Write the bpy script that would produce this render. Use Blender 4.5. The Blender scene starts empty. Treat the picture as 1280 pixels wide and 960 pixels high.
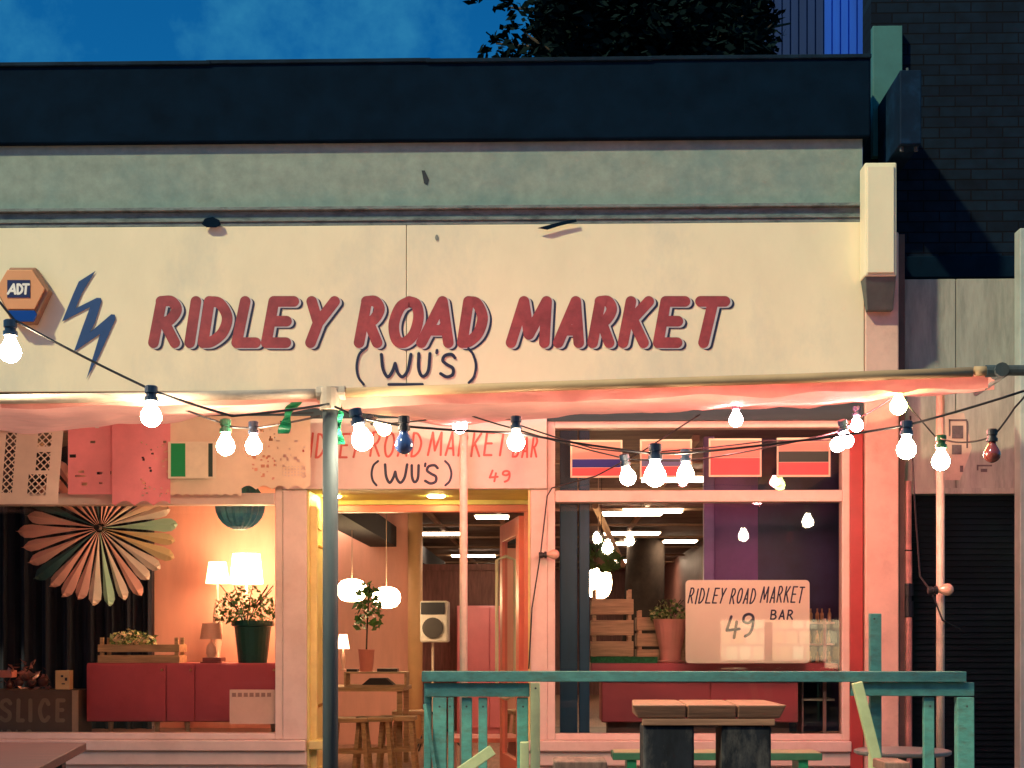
import bpy, math, random
from mathutils import Vector, Matrix
random.seed(7)
D = bpy.data; S = bpy.context.scene; COL = S.collection
R = math.radians

# ------------------------------------------------------------------ camera model
F = 1800.0; HOR = 800.0; YAW = R(1.4)
CAM = Vector((0.0, -10.0, 1.2))
cy_, sy_ = math.cos(YAW), math.sin(YAW)
def at(px, py, Y):
    """world point on the plane y=Y seen at photo pixel px,py (measured positions of the photo)"""
    dx = (px-640)/F; dz = (HOR-py)/F
    d = Vector((dx*cy_-sy_, dx*sy_+cy_, dz))
    return CAM + d*((Y-CAM.y)/d.y)
def X(px, Y=0): return at(px, 800, Y).x
def Z(py, Y=0, px=640): return at(px, py, Y).z
def ppm(Y): return F/(Y+10.0)

cam = D.cameras.new('camera'); co = D.objects.new('camera', cam); COL.objects.link(co)
co.location = CAM; co.rotation_euler = (R(90), 0, YAW)
cam.sensor_width = 36; cam.lens = F/1280*36; cam.shift_y = (HOR-480)/1280.0
cam.clip_end = 500
S.camera = co

# ------------------------------------------------------------------ materials
MATS = {}
def mat(name, col, rough=.6, var=.15, scale=6, metal=0, bump=0, emit=None, es=0, stretch=(1,1,1), dirt_shade=None, dscale=1.2, damt=.5, coat=0, sss=0, trans=0, spec=.5):
    if name in MATS: return MATS[name]
    m = D.materials.new(name); m.use_nodes = True; nt = m.node_tree; N = nt.nodes; L = nt.links
    b = N['Principled BSDF']; b.inputs['Roughness'].default_value = rough; b.inputs['Metallic'].default_value = metal
    b.inputs['Coat Weight'].default_value = coat; b.inputs['Specular IOR Level'].default_value = spec
    if trans: b.inputs['Transmission Weight'].default_value = trans
    g = N.new('ShaderNodeNewGeometry'); mp = N.new('ShaderNodeMapping'); mp.inputs['Scale'].default_value = stretch
    L.new(g.outputs['Position'], mp.inputs['Vector'])
    n = N.new('ShaderNodeTexNoise'); n.inputs['Scale'].default_value = scale; n.inputs['Detail'].default_value = 6; n.inputs['Roughness'].default_value = .65
    L.new(mp.outputs[0], n.inputs['Vector'])
    mr = N.new('ShaderNodeMapRange'); mr.inputs['From Min'].default_value = .3; mr.inputs['From Max'].default_value = .7
    mr.inputs['To Min'].default_value = 1-var; mr.inputs['To Max'].default_value = 1+var*.6
    L.new(n.outputs['Fac'], mr.inputs['Value'])
    mx = N.new('ShaderNodeVectorMath'); mx.operation = 'SCALE'; mx.inputs[0].default_value = col[:3]
    L.new(mr.outputs[0], mx.inputs['Scale'])
    out = mx.outputs[0]
    if dirt_shade:
        n2 = N.new('ShaderNodeTexNoise'); n2.inputs['Scale'].default_value = dscale; n2.inputs['Detail'].default_value = 8; n2.inputs['Roughness'].default_value = .7
        L.new(mp.outputs[0], n2.inputs['Vector'])
        cr = N.new('ShaderNodeMapRange'); cr.inputs['From Min'].default_value = .48; cr.inputs['From Max'].default_value = .72; cr.inputs['To Max'].default_value = damt
        L.new(n2.outputs['Fac'], cr.inputs['Value'])
        mm = N.new('ShaderNodeMix'); mm.data_type = 'RGBA'; L.new(cr.outputs[0], mm.inputs['Factor'])
        L.new(out, mm.inputs['A']); mm.inputs['B'].default_value = (*dirt_shade, 1); out = mm.outputs['Result']
    L.new(out, b.inputs['Base Color'])
    if bump:
        bp = N.new('ShaderNodeBump'); bp.inputs['Strength'].default_value = bump; bp.inputs['Distance'].default_value = .01
        L.new(n.outputs['Fac'], bp.inputs['Height']); L.new(bp.outputs[0], b.inputs['Normal'])
    if emit:
        b.inputs['Emission Color'].default_value = (*emit, 1); b.inputs['Emission Strength'].default_value = es
    MATS[name] = m; return m

def wood(name, col, rough=.6, sc=(1, 14, 14)):
    return mat(name, col, rough, .4, 4, stretch=sc, bump=.3, dirt_shade=tuple(c*.35 for c in col), dscale=2.5, damt=.5)

def glassmat(name, tint=(1,1,1), refl=.10):
    m = D.materials.new(name); m.use_nodes = True; nt = m.node_tree; N = nt.nodes; L = nt.links
    N.remove(N['Principled BSDF']); o = N['Material Output']
    t = N.new('ShaderNodeBsdfTransparent'); t.inputs[0].default_value = (*tint, 1)
    g = N.new('ShaderNodeBsdfGlossy'); g.inputs['Roughness'].default_value = .02
    fr = N.new('ShaderNodeFresnel'); fr.inputs[0].default_value = 1.6
    mx = N.new('ShaderNodeMixShader'); L.new(fr.outputs[0], mx.inputs[0]); L.new(t.outputs[0], mx.inputs[1]); L.new(g.outputs[0], mx.inputs[2])
    L.new(mx.outputs[0], o.inputs[0]); return m

def brickmat(name, c1, c2, mortar, sx=4.4):
    m = D.materials.new(name); m.use_nodes = True; nt = m.node_tree; N = nt.nodes; L = nt.links
    b = N['Principled BSDF']; b.inputs['Roughness'].default_value = .85; b.inputs['Specular IOR Level'].default_value = .15
    g = N.new('ShaderNodeNewGeometry'); sp = N.new('ShaderNodeSeparateXYZ'); cb = N.new('ShaderNodeCombineXYZ')
    L.new(g.outputs['Position'], sp.inputs[0]); L.new(sp.outputs[0], cb.inputs[0]); L.new(sp.outputs[2], cb.inputs[1])
    t = N.new('ShaderNodeTexBrick'); L.new(cb.outputs[0], t.inputs['Vector'])
    t.inputs['Color1'].default_value = (*c1, 1); t.inputs['Color2'].default_value = (*c2, 1); t.inputs['Mortar'].default_value = (*mortar, 1)
    t.inputs['Scale'].default_value = 1; t.inputs['Brick Width'].default_value = .225; t.inputs['Row Height'].default_value = .075
    t.inputs['Mortar Size'].default_value = .005; t.inputs['Bias'].default_value = -.3
    n = N.new('ShaderNodeTexNoise'); n.inputs['Scale'].default_value = 9; n.inputs['Detail'].default_value = 8; L.new(cb.outputs[0], n.inputs['Vector'])
    mr = N.new('ShaderNodeMapRange'); mr.inputs['To Min'].default_value = .3; mr.inputs['To Max'].default_value = 1.9; L.new(n.outputs['Fac'], mr.inputs['Value'])
    sc = N.new('ShaderNodeVectorMath'); sc.operation = 'SCALE'; L.new(t.outputs['Color'], sc.inputs[0]); L.new(mr.outputs[0], sc.inputs['Scale'])
    L.new(sc.outputs[0], b.inputs['Base Color'])
    bp = N.new('ShaderNodeBump'); bp.invert = True; bp.inputs['Strength'].default_value = .7; bp.inputs['Distance'].default_value = .012
    L.new(t.outputs['Fac'], bp.inputs['Height']); L.new(bp.outputs[0], b.inputs['Normal'])
    return m

# ------------------------------------------------------------------ mesh builder
def worigin(o):
    v = Vector((0,0,0))
    while o is not None:
        v += o.location; o = o.parent
    return v
class MB:
    def __init__(s): s.v = []; s.f = []; s.mi = []; s.m = 0
    def face(s, pts):
        i = len(s.v); s.v += [Vector(p) for p in pts]; s.f.append(list(range(i, i+len(pts)))); s.mi.append(s.m)
    def hexa(s, p):  # 8 points: 0-3 bottom ccw, 4-7 top
        i = len(s.v); s.v += [Vector(q) for q in p]
        for f in ((0,3,2,1),(4,5,6,7),(0,1,5,4),(1,2,6,5),(2,3,7,6),(3,0,4,7)):
            s.f.append([i+k for k in f]); s.mi.append(s.m)
    def box(s, x0,x1,y0,y1,z0,z1):
        if x0>x1: x0,x1=x1,x0
        if y0>y1: y0,y1=y1,y0
        if z0>z1: z0,z1=z1,z0
        s.hexa([(x0,y0,z0),(x1,y0,z0),(x1,y1,z0),(x0,y1,z0),(x0,y0,z1),(x1,y0,z1),(x1,y1,z1),(x0,y1,z1)])
    def bp(s, a,b,c,d, Y, dep):  # photo rectangle a..b x c..d, front at Y, going back dep
        s.box(X(a,Y), X(b,Y), Y, Y+dep, Z(d,Y,(a+b)/2), Z(c,Y,(a+b)/2))
    def prism(s, pts, n):  # polygon pts extruded by vector n
        n = Vector(n); i = len(s.v); k = len(pts)
        s.v += [Vector(p) for p in pts] + [Vector(p)+n for p in pts]
        s.f.append([i+j for j in range(k)]); s.mi.append(s.m)
        s.f.append([i+k+j for j in reversed(range(k))]); s.mi.append(s.m)
        for j in range(k):
            s.f.append([i+j, i+(j+1)%k, i+k+(j+1)%k, i+k+j][::-1]); s.mi.append(s.m)
    def bar(s, a, b, w, t, up=(0,0,1)):
        a = Vector(a); b = Vector(b); d = (b-a).normalized(); u = Vector(up)
        if abs(d.dot(u)) > .95: u = Vector((0,1,0))
        r = d.cross(u).normalized(); u = r.cross(d).normalized()
        q = [a-r*w/2-u*t/2, a+r*w/2-u*t/2, b+r*w/2-u*t/2, b-r*w/2-u*t/2]
        s.hexa(q + [p+u*t for p in q])
    def tube(s, pts, r, n=10, cap=True):
        pts = [Vector(p) for p in pts]; rs = r if isinstance(r, (list,tuple)) else [r]*len(pts)
        i0 = len(s.v); prev = None
        for k, p in enumerate(pts):
            d = (pts[min(k+1,len(pts)-1)]-pts[max(k-1,0)]).normalized()
            if prev is None:
                u = Vector((0,0,1)) if abs(d.z) < .9 else Vector((1,0,0))
                u = (u-d*u.dot(d)).normalized()
            else: u = (prev-d*prev.dot(d)).normalized()
            prev = u; w = d.cross(u)
            for j in range(n):
                a = 2*math.pi*j/n; s.v.append(p + (u*math.cos(a)+w*math.sin(a))*rs[k])
        for k in range(len(pts)-1):
            for j in range(n):
                s.f.append([i0+k*n+j, i0+k*n+(j+1)%n, i0+(k+1)*n+(j+1)%n, i0+(k+1)*n+j]); s.mi.append(s.m)
        if cap:
            s.f.append([i0+j for j in range(n)][::-1]); s.mi.append(s.m)
            s.f.append([i0+(len(pts)-1)*n+j for j in range(n)]); s.mi.append(s.m)
    def lathe(s, prof, c, n=20, axis=(0,0,1)):  # prof [(r,h)]
        a = Vector(axis).normalized(); c = Vector(c)
        s.tube([c+a*(h + (i*1e-5)) for i, (r, h) in enumerate(prof)], [max(r, 1e-4) for r, h in prof], n)
    def build(s, name, m, parent=None, smooth=False, bevel=0, label=None, root=None, sub=0, seg=2):
        o0 = worigin(parent) if parent else (Vector(root) if root else Vector((0,0,0)))
        me = D.meshes.new(name); me.from_pydata([tuple(v-o0) for v in s.v], [], s.f)
        ms = m if isinstance(m, (list,tuple)) else [m]
        for q in ms: me.materials.append(q)
        me.polygons.foreach_set('material_index', s.mi)
        if smooth: me.polygons.foreach_set('use_smooth', [True]*len(me.polygons))
        me.update()
        o = D.objects.new(name, me); COL.objects.link(o)
        if parent: o.parent = parent
        elif root: o.location = root
        if bevel:
            b = o.modifiers.new('bevel', 'BEVEL'); b.width = bevel; b.segments = seg; b.limit_method = 'ANGLE'
        if sub:
            b = o.modifiers.new('sub', 'SUBSURF'); b.levels = sub; b.render_levels = sub
        if label: o['label'] = label
        return o
def tag(o, label=None, cat=None, group=None, kind=None):
    if label: o['label'] = label
    if cat: o['category'] = cat
    if group: o['group'] = group
    if kind: o['kind'] = kind
    return o
def thing(name, loc, label, cat, group=None):
    o = D.objects.new(name, None); COL.objects.link(o); o.location = loc; o.empty_display_size = .1
    return tag(o, label, cat, group)
def copy_tree(o, parent=None):
    c = o.copy(); COL.objects.link(c)
    if parent: c.parent = parent
    for ch in list(o.children): copy_tree(ch, c)
    return c
def one(mb, name, m, label, cat, group=None, **k):
    o = mb.build(name, m, **k); return tag(o, label, cat, group)

# ------------------------------------------------------------------ stroke lettering
def crs(pts, n=6):
    if len(pts) < 3: return [Vector(p) for p in pts]
    P = [Vector(p) for p in pts]; P = [P[0]*2-P[1]] + P + [P[-1]*2-P[-2]]; out = []
    for i in range(1, len(P)-2):
        for k in range(n):
            t = k/n; a,b,c,d = P[i-1],P[i],P[i+1],P[i+2]
            out.append(.5*((2*b)+(c-a)*t+(2*a-5*b+4*c-d)*t*t+(3*b-a-3*c+d)*t*t*t))
    out.append(P[-2]); return out
# (curved?, points) in a unit cell, y up
G = {
 'A': [(0,[(0,0),(.55,1),(1,0)]),(0,[(.22,.3),(.82,.3)])],
 'B': [(0,[(0,0),(0,1)]),(1,[(0,1),(.6,.98),(.85,.78),(.6,.56),(0,.52)]),(1,[(.1,.52),(.7,.5),(1,.26),(.7,.03),(0,0)])],
 'C': [(1,[(1,.82),(.75,1),(.35,.95),(.03,.5),(.3,.05),(.7,0),(1,.16)])],
 'D': [(0,[(0,0),(0,1)]),(1,[(0,1),(.5,.95),(.95,.62),(.85,.25),(.4,.03),(0,0)])],
 'E': [(0,[(1,1),(.06,1),(0,0),(.92,0)]),(0,[(.04,.52),(.8,.52)])],
 'G': [(1,[(1,.82),(.7,1),(.3,.93),(.03,.5),(.3,.06),(.75,0),(.98,.2),(.98,.45)]),(0,[(.6,.45),(.98,.45)])],
 'H': [(0,[(0,0),(0,1)]),(0,[(1,0),(1,1)]),(0,[(0,.5),(1,.5)])],
 'I': [(0,[(.5,0),(.5,1)])],
 'K': [(0,[(0,0),(.08,1)]),(0,[(.95,1),(.1,.45)]),(0,[(.3,.56),(1,0)])],
 'L': [(0,[(.12,1),(0,0),(1,0)])],
 'M': [(0,[(0,0),(.2,1),(.5,.2),(.88,1),(1,0)])],
 'O': [(1,[(.5,1),(.15,.85),(0,.45),(.2,.08),(.55,0),(.9,.2),(1,.6),(.82,.92),(.5,1)])],
 'R': [(0,[(0,0),(.08,1)]),(1,[(.06,1),(.55,1),(.85,.8),(.6,.55),(.1,.46)]),(0,[(.38,.48),(1,0)])],
 'S': [(1,[(.95,.85),(.7,1),(.25,.95),(.12,.72),(.45,.54),(.85,.38),(.85,.1),(.45,0),(.02,.14)])],
 'T': [(0,[(0,1),(1,1)]),(0,[(.52,1),(.38,0)])],
 'U': [(1,[(0,1),(.03,.35),(.3,.02),(.65,.03),(.92,.3),(1,1)])],
 'W': [(1,[(0,1),(.08,.35),(.25,0),(.4,.25),(.48,.6)]),(1,[(.48,.6),(.58,.2),(.75,0),(.92,.3),(1,1)])],
 'Y': [(0,[(0,1),(.42,.48)]),(0,[(1,1),(.42,.48),(.22,0)])],
 '4': [(0,[(.3,1),(0,.35),(1,.42)]),(0,[(.75,.75),(.62,0)])],
 '9': [(1,[(.85,.75),(.5,.6),(.08,.68),(.12,.92),(.5,1),(.85,.88),(.92,.5),(.75,.15),(.35,0)])],
 '(': [(1,[(1,1),(.3,.82),(.02,.5),(.2,.2),(.75,0)])],
 ')': [(1,[(0,1),(.6,.82),(.95,.5),(.7,.18),(.05,0)])],
 "'": [(0,[(.6,1),(.4,.55)])],
}
class Ink(MB):
    def __init__(s, Y): super().__init__(); s.Y = Y; s.k = 0
    def stroke(s, pts, w):  # pts in photo px ; flat brush stroke with round ends
        h = w/2; P = [Vector((p[0], p[1])) for p in pts]
        # drop duplicates
        Q = [P[0]]
        for p in P[1:]:
            if (p-Q[-1]).length > .05: Q.append(p)
        P = Q; L_, R_ = [], []
        n = len(P)
        for i, p in enumerate(P):
            if 0 < i < n-1:
                d1 = (p-P[i-1]).normalized(); d2 = (P[i+1]-p).normalized(); b = (d1+d2)
                if b.length < 1e-3: b = d1
                b.normalize(); c = max(.55, b.dot(d1))
            else:
                b = (P[min(i+1,n-1)]-P[max(i-1,0)]).normalized(); c = 1
            nn = Vector((-b.y, b.x))*h/c
            L_.append(p+nn); R_.append(p-nn)
        Yk = s.Y - s.k*.00006; s.k += 1
        for i in range(n-1):
            s.face([at(q.x,q.y,Yk) for q in (L_[i], L_[i+1], R_[i+1], R_[i])])
        for e, (p, d) in enumerate(((P[0], P[0]-P[1]), (P[-1], P[-1]-P[-2]))):
            a0 = math.atan2(d.y, d.x); Yc = Yk-.00002*(e+1)
            s.face([at(p.x+h*math.cos(a0+t), p.y+h*math.sin(a0+t), Yc) for t in [(-math.pi/2)+math.pi*j/10 for j in range(11)]])
    def glyph(s, ch, x0, x1, y0, y1, w, slant=0, off=(0,0), jig=0):
        for cur, pts in G[ch]:
            q = []
            for (u, v) in pts:
                q.append((x0+w/2+(x1-x0-w)*u + slant*(v-.5)*(y1-y0) + off[0], y1-w/2-(y1-y0-w)*v + off[1], 0))
            if cur: s.stroke(crs(q), w)
            else:
                for a, b in zip(q[:-1], q[1:]): s.stroke([a, b], w)
    def word(s, txt, x0, x1, y0, y1, w, slant=.1, wid=None):
        wd = {'I':.35,'M':1.25,'W':1.3,"'":.3,' ':.5,'(':.5,')':.5}
        tot = sum(wd.get(c,.85) for c in txt) + .22*(len(txt)-1); u = (x1-x0)/tot; x = x0
        for c in txt:
            cw = wd.get(c,.85)*u
            if c != ' ':
                j = random.uniform(-.03,.03)*(y1-y0)
                s.glyph(c, x, x+cw, y0+j, y1+j, w, slant)
            x += cw+.22*u

def emis(name, col, s):
    m = D.materials.new(name); m.use_nodes = True; N = m.node_tree.nodes; b = N['Principled BSDF']
    b.inputs['Base Color'].default_value = (.9,.85,.8,1); b.inputs['Emission Color'].default_value = (*col,1); b.inputs['Emission Strength'].default_value = s
    return m
# ------------------------------------------------------------------ palette
cream = mat('cream_paint', (.85,.78,.56), .6, .06, 2.5, stretch=(1.2,1,.7), dirt_shade=(.42,.48,.44), dscale=.6, damt=.6, spec=.2)  # broad grey dirt patches also stand in for soft shadow bands across the fascia
stucco = mat('grey_render', (.27,.34,.30), .85, .2, 9, bump=.3, dirt_shade=(.10,.22,.24), dscale=1.2, damt=.7, spec=.2)
navy = mat('navy_roof_felt', (.002,.011,.026), .9, .3, 5, bump=.2, spec=.05)
moulding = mat('weathered_moulding', (.16,.21,.21), .7, .3, 7, stretch=(3,1,8), dirt_shade=(.02,.04,.05), dscale=2.2, damt=.9)
frame_m = mat('pink_lit_cream_frame_paint', (.80,.61,.52), .45, .10, 5, bump=.05, dirt_shade=(.5,.3,.22), dscale=2, damt=.4)  # cream frames; pink from the red bulbs is put into the colour
riser_m = mat('riser_paint', (.74,.56,.46), .5, .12, 4, dirt_shade=(.4,.25,.18), dscale=2, damt=.5)
redwood = mat('oxblood_paint', (.40,.05,.05), .4, .15, 5)
red_ink = mat('red_letter_paint', (.29,.05,.06), .5, .3, 9, dirt_shade=(.5,.09,.09), dscale=6, damt=.6)
blue_ink = mat('navy_letter_paint', (.012,.02,.06), .5, .1, 8)
pale_ink = mat('pale_letter_paint', (.52,.52,.55), .5, .1, 8)
teal_ink = mat('blue_bolt_paint', (.012,.06,.20), .5, .2, 7)
faded_red = mat('faded_red_letters', (.62,.12,.10), .5, .2, 12)
black_m = mat('black_plastic', (.012,.013,.018), .4, .1, 8)
socket_m = mat('socket_plastic', (.012,.03,.07), .35, .1, 8)
socket_g = mat('green_socket_plastic', (.01,.09,.05), .35, .1, 8)
steel = mat('galvanised_pipe', (.05,.075,.09), .75, .4, 12, metal=.1, stretch=(1,1,.15), dirt_shade=(.12,.09,.07), dscale=5, damt=.4)
palepipe = mat('pale_painted_pipe', (.62,.50,.40), .4, .15, 10, dirt_shade=(.3,.2,.15), dscale=4, damt=.4)
canvas = mat('salmon_canvas', (.84,.40,.34), .7, .15, 6, bump=.3, dirt_shade=(.55,.2,.16), dscale=2.5, damt=.45)
def translucent(m, col, f):
    nt = m.node_tree; N = nt.nodes; L = nt.links; o = N['Material Output']; p = N['Principled BSDF']
    t = N.new('ShaderNodeBsdfTranslucent'); t.inputs[0].default_value = (*col,1); mx = N.new('ShaderNodeMixShader'); mx.inputs[0].default_value = f
    L.new(p.outputs[0], mx.inputs[1]); L.new(t.outputs[0], mx.inputs[2]); L.new(mx.outputs[0], o.inputs[0])
translucent(canvas, (.85,.36,.32), .35)
canvas_t = mat('tan_canvas', (.55,.36,.20), .7, .15, 6, bump=.3)
teal = mat('teal_fence_paint', (.09,.31,.29), .65, .22, 14, stretch=(1,1,2), bump=.3, dirt_shade=(.09,.10,.08), dscale=11, damt=.6, spec=.25)
teal_p = mat('pale_green_paint', (.42,.52,.30), .55, .15, 10, bump=.15)
oldwood = mat('dark_rustic_timber', (.015,.018,.026), .8, .5, 10, stretch=(1,1,.4), bump=.5, dirt_shade=(.22,.20,.19), dscale=9, damt=.45, spec=.2)
topwood = wood('worn_table_board', (.32,.16,.10))
darkred = wood('dark_red_table_board', (.12,.03,.028))
redlac = mat('red_lacquer', (.56,.09,.12), .38, .12, 2, dirt_shade=(.28,.03,.04), dscale=1.6, damt=.4)
pine = wood('crate_pine', (.50,.32,.18))
pinkwall = mat('salmon_interior_wall', (.80,.40,.32), .7, .12, 2, stretch=(3,1,.6))
brownwall = wood('brown_panelling', (.24,.10,.08), .5, (8,8,1))
curtain = mat('dark_curtain', (.010,.014,.030), .9, .5, 6, stretch=(4,1,.1))
yellow_lit = mat('yellow_lit_reveal_paint', (.78,.66,.26), .5, .15, 4, dirt_shade=(.5,.35,.12), dscale=3, damt=.5)  # yellow light of the doorway recess is put into the base colour
pinkp = mat('pink_door_paint', (.75,.20,.17), .35, .12, 4)
navyp = mat('dark_blue_column_paint', (.012,.075,.16), .45, .25, 4, stretch=(3,3,.4))
purple = mat('violet_panel_paint', (.24,.15,.46), .5, .3, 2)
indigo = mat('indigo_panel', (.016,.03,.11), .5, .5, 3, dirt_shade=(.03,.03,.12), dscale=2, damt=.6)
paper = mat('cream_paper', (.80,.68,.50), .6, .06, 5)
floor_m = wood('hall_floor_boards', (.36,.19,.12), .45, (10,1,1))
deck_m = wood('deck_boards', (.16,.12,.10), .6, (10,1,1))
asphalt = mat('street_asphalt', (.05,.05,.05), .9, .3, 30, bump=.4)
ceil_m = mat('brown_ceiling_board', (.17,.12,.09), .8, .4, 3, stretch=(1,3,1), dirt_shade=(.03,.02,.02), dscale=.8, damt=.8)
greenp = mat('green_plastic', (.02,.36,.16), .4, .2, 6)
glass = glassmat('window_glass')
BULB = {'w': emis('lit_warm_bulb', (1,.77,.50), 95), 'r': emis('lit_red_bulb', (1,.25,.24), 240), 'g': emis('lit_green_yellow_bulb', (.75,1,.25), 50),
        'y': emis('lit_yellow_bulb', (1,.72,.25), 40),
        'bo': mat('unlit_blue_bulb', (.05,.09,.25), .12, .1, 8, coat=1), 'ro': mat('unlit_red_bulb', (.20,.04,.035), .12, .1, 8, coat=1),
        'wo': mat('unlit_frosted_bulb', (.62,.38,.28), .15, .1, 8, coat=1)}
strip_e = emis('strip_diffuser', (1,.74,.5), 17)
pend_e = emis('pendant_shade_lit', (1,.66,.34), 22)
lamp_e = emis('table_shade_lit', (1,.60,.30), 24)

# ================================================================== SETTING
b = MB(); b.box(-60,60,-60,80,-.45,-.35); tag(b.build('street', asphalt), kind='structure')
b = MB(); b.box(-7,4.2,-4.6,-.02,-.349,0.0); tag(b.build('deck', deck_m), kind='structure')
b = MB(); b.box(-6.3,2.42,.76,21.5,-.3,0.0); tag(b.build('hall_floor', floor_m), kind='structure')

# opposite side of the street, reflected in the window glass
op = thing('opposite_building', (0,-24,-.35), 'dark brick terrace across the street with one lit shop window', 'building')
b = MB(); b.box(-32,32,-30,-24,-.349,8.5); b.build('brick_wall', mat('soot_brick', (.02,.022,.03), .9, .5, 6, spec=.1), op)
b = MB(); b.box(4.0,7.7,-23.99,-23.9,.45,1.75); b.build('window_frame', black_m, op)
gm = D.materials.new('lit_shop_goods'); gm.use_nodes = True; N_ = gm.node_tree.nodes; L_n = gm.node_tree.links
bt = N_.new('ShaderNodeTexBrick'); g_ = N_.new('ShaderNodeNewGeometry'); s1 = N_.new('ShaderNodeSeparateXYZ'); s2 = N_.new('ShaderNodeCombineXYZ')
L_n.new(g_.outputs['Position'], s1.inputs[0]); L_n.new(s1.outputs[0], s2.inputs[0]); L_n.new(s1.outputs[2], s2.inputs[1]); L_n.new(s2.outputs[0], bt.inputs['Vector'])
bt.inputs['Scale'].default_value = 1; bt.inputs['Brick Width'].default_value = .31; bt.inputs['Row Height'].default_value = .36; bt.inputs['Mortar Size'].default_value = .03
bt.inputs['Color1'].default_value = (1,.8,.45,1); bt.inputs['Color2'].default_value = (.75,.42,.18,1); bt.inputs['Mortar'].default_value = (.45,.32,.18,1)
bs_ = N_['Principled BSDF']; L_n.new(bt.outputs['Color'], bs_.inputs['Emission Color']); bs_.inputs['Emission Strength'].default_value = 6
b = MB(); b.box(4.08,7.62,-23.899,-23.88,.53,1.67); b.build('lit_window', gm, op)

# ================================================================== SHOP BUILDING
shop = thing('shop_building', (X(400),0,0), 'single-storey market hall with dark roof edge, grey band and pink-lit cream framed shop windows', 'building')
xl, xr = X(-260), X(1078)
WH = Z(527)      # window head
RZ = 2.75
# wall above the openings (behind sign) and grey band
b = MB(); b.box(xl,xr,0,.24,WH,4.66)
shop_wall = b.build('wall', stucco, shop)
b = MB(); b.box(xl-.1,X(1086),-.05,.4,4.66,5.21); b.build('roof_edge', navy, shop, bevel=.012)
lead = mat('lead_flashing', (.006,.020,.040), .8, .5, 6, bump=.3, spec=.1)
nf = 5
for i in range(nf):
    a0 = xl-.12+(X(1087)-xl+.12)*i/nf; a1 = xl-.12+(X(1087)-xl+.12)*(i+1)/nf; dz_ = .004*((i*37)%5-2)/2
    b = MB(); b.box(a0,a1+.03*(i<nf-1),-.064-.004*(i%2),.41,5.195+dz_,5.222+dz_); b.build('flashing', lead, shop, bevel=.004)
b = MB(); b.box(xl-.1,X(1086),.41,21.6,4.9,5.0); b.build('roof', navy, shop)
# cornice mouldings
b = MB()
zt = Z(262)
b.box(xl,xr,-.075,-.001,zt-.012,zt+.012); b.box(xl,xr,-.045,-.001,zt-.065,zt-.013); b.box(xl,xr,-.06,-.001,zt-.088,zt-.066); b.box(xl,xr,-.05,-.001,zt-.118,zt-.089)
b.build('cornice', moulding, shop, bevel=.004)
# dark head board under the sign
b = MB(); b.box(X(-260),X(1078),-.028,-.001,WH,2.925); b.build('head_board', mat('dark_head_board', (.03,.045,.05), .6, .3, 5, stretch=(.4,1,4)), shop)
# stall risers, pier
def riser(a, c):
    q = MB(); z1 = .43
    q.box(X(a),X(c),0,.24,-.34,z1)
    fr = q.build('stall_riser', riser_m, shop)
    q = MB(); q.box(X(a),X(c)+.0,-.07,.2,z1+.001,z1+.075); q.box(X(a),X(c),-.035,-.001,z1-.10,z1-.002)
    w = X(c)-X(a); n = max(1, int(w/.9))
    for i in range(n):
        a0 = X(a)+w*i/n+.07; a1 = X(a)+w*(i+1)/n-.07
        q.box(a0,a1,-.018,-.001,-.2,.24)
    q.build('sill', frame_m, shop, bevel=.008)
riser(-260, 384); riser(660, 1062)
SILL = .506
def window(a, c, ztr, name='shop_window', mull=()):
    """frame between px a..c from sill to head, transom bar at z=ztr"""
    x0, x1 = X(a), X(c); fw = .055
    q = MB(); y0, y1 = -.012, .10
    q.box(x0,x0+fw,y0,y1,SILL,WH-.001); q.box(x1-fw,x1,y0,y1,SILL,WH-.001)
    q.box(x0+fw,x1-fw,y0,y1,WH-.05,WH-.001); q.box(x0+fw,x1-fw,y0,y1,SILL,SILL+.045)
    q.box(x0+fw,x1-fw,y0-.012,y1,ztr-.045,ztr+.035)
    for mx in mull: q.box(X(mx)-.03,X(mx)+.03,y0,y1,SILL+.045,ztr-.045)
    f = q.build(name, frame_m, shop, bevel=.006)
    g = MB(); g.face([(x0+fw,.03,SILL+.045),(x1-fw,.03,SILL+.045),(x1-fw,.03,ztr-.045),(x0+fw,.03,ztr-.045)]); g.build('pane', glass, f)
    g = MB(); g.face([(x0+fw,.03,ztr+.035),(x1-fw,.03,ztr+.035),(x1-fw,.03,WH-.05),(x0+fw,.03,WH-.05)]); g.build('pane', glass, f)
    return f
window(-258, 354, Z(622))
window(684, 1062, Z(620))
# pier left of the doorway
b = MB(); b.box(X(354),X(384),-.02,.76,SILL,Z(612)); b.build('pier', frame_m, shop, bevel=.006)
b = MB(); b.box(X(663),X(684),-.02,.76,SILL,Z(612)); b.build('pier', frame_m, shop, bevel=.006)
# doorway header above the recess
b = MB(); b.box(X(354),X(684),.03,.76,Z(612),2.9); b.build('lintel', yellow_lit, shop)
# reveals coloured as if lit yellow
for q0,q1 in ((X(384)+.001,X(384)+.016),(X(663)-.016,X(663)-.001)):
    b = MB(); b.box(q0,q1,-.015,.74,0,Z(612)-.001); b.build('reveal', yellow_lit, shop, bevel=.003)
for px_, lb_ in ((415,'round yellow downlight in the doorway ceiling by the left reveal'),(545,'round yellow downlight in the middle of the doorway ceiling')):
    b = MB(); b.lathe([(.06,0),(.065,.004),(.05,.012)],(X(px_,.4),.42,Z(612)-.001),20,(0,0,-1)); tag(b.build('porch_light', emis('porch_bulb',(1,.80,.25),90)),lb_,'ceiling light')
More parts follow.
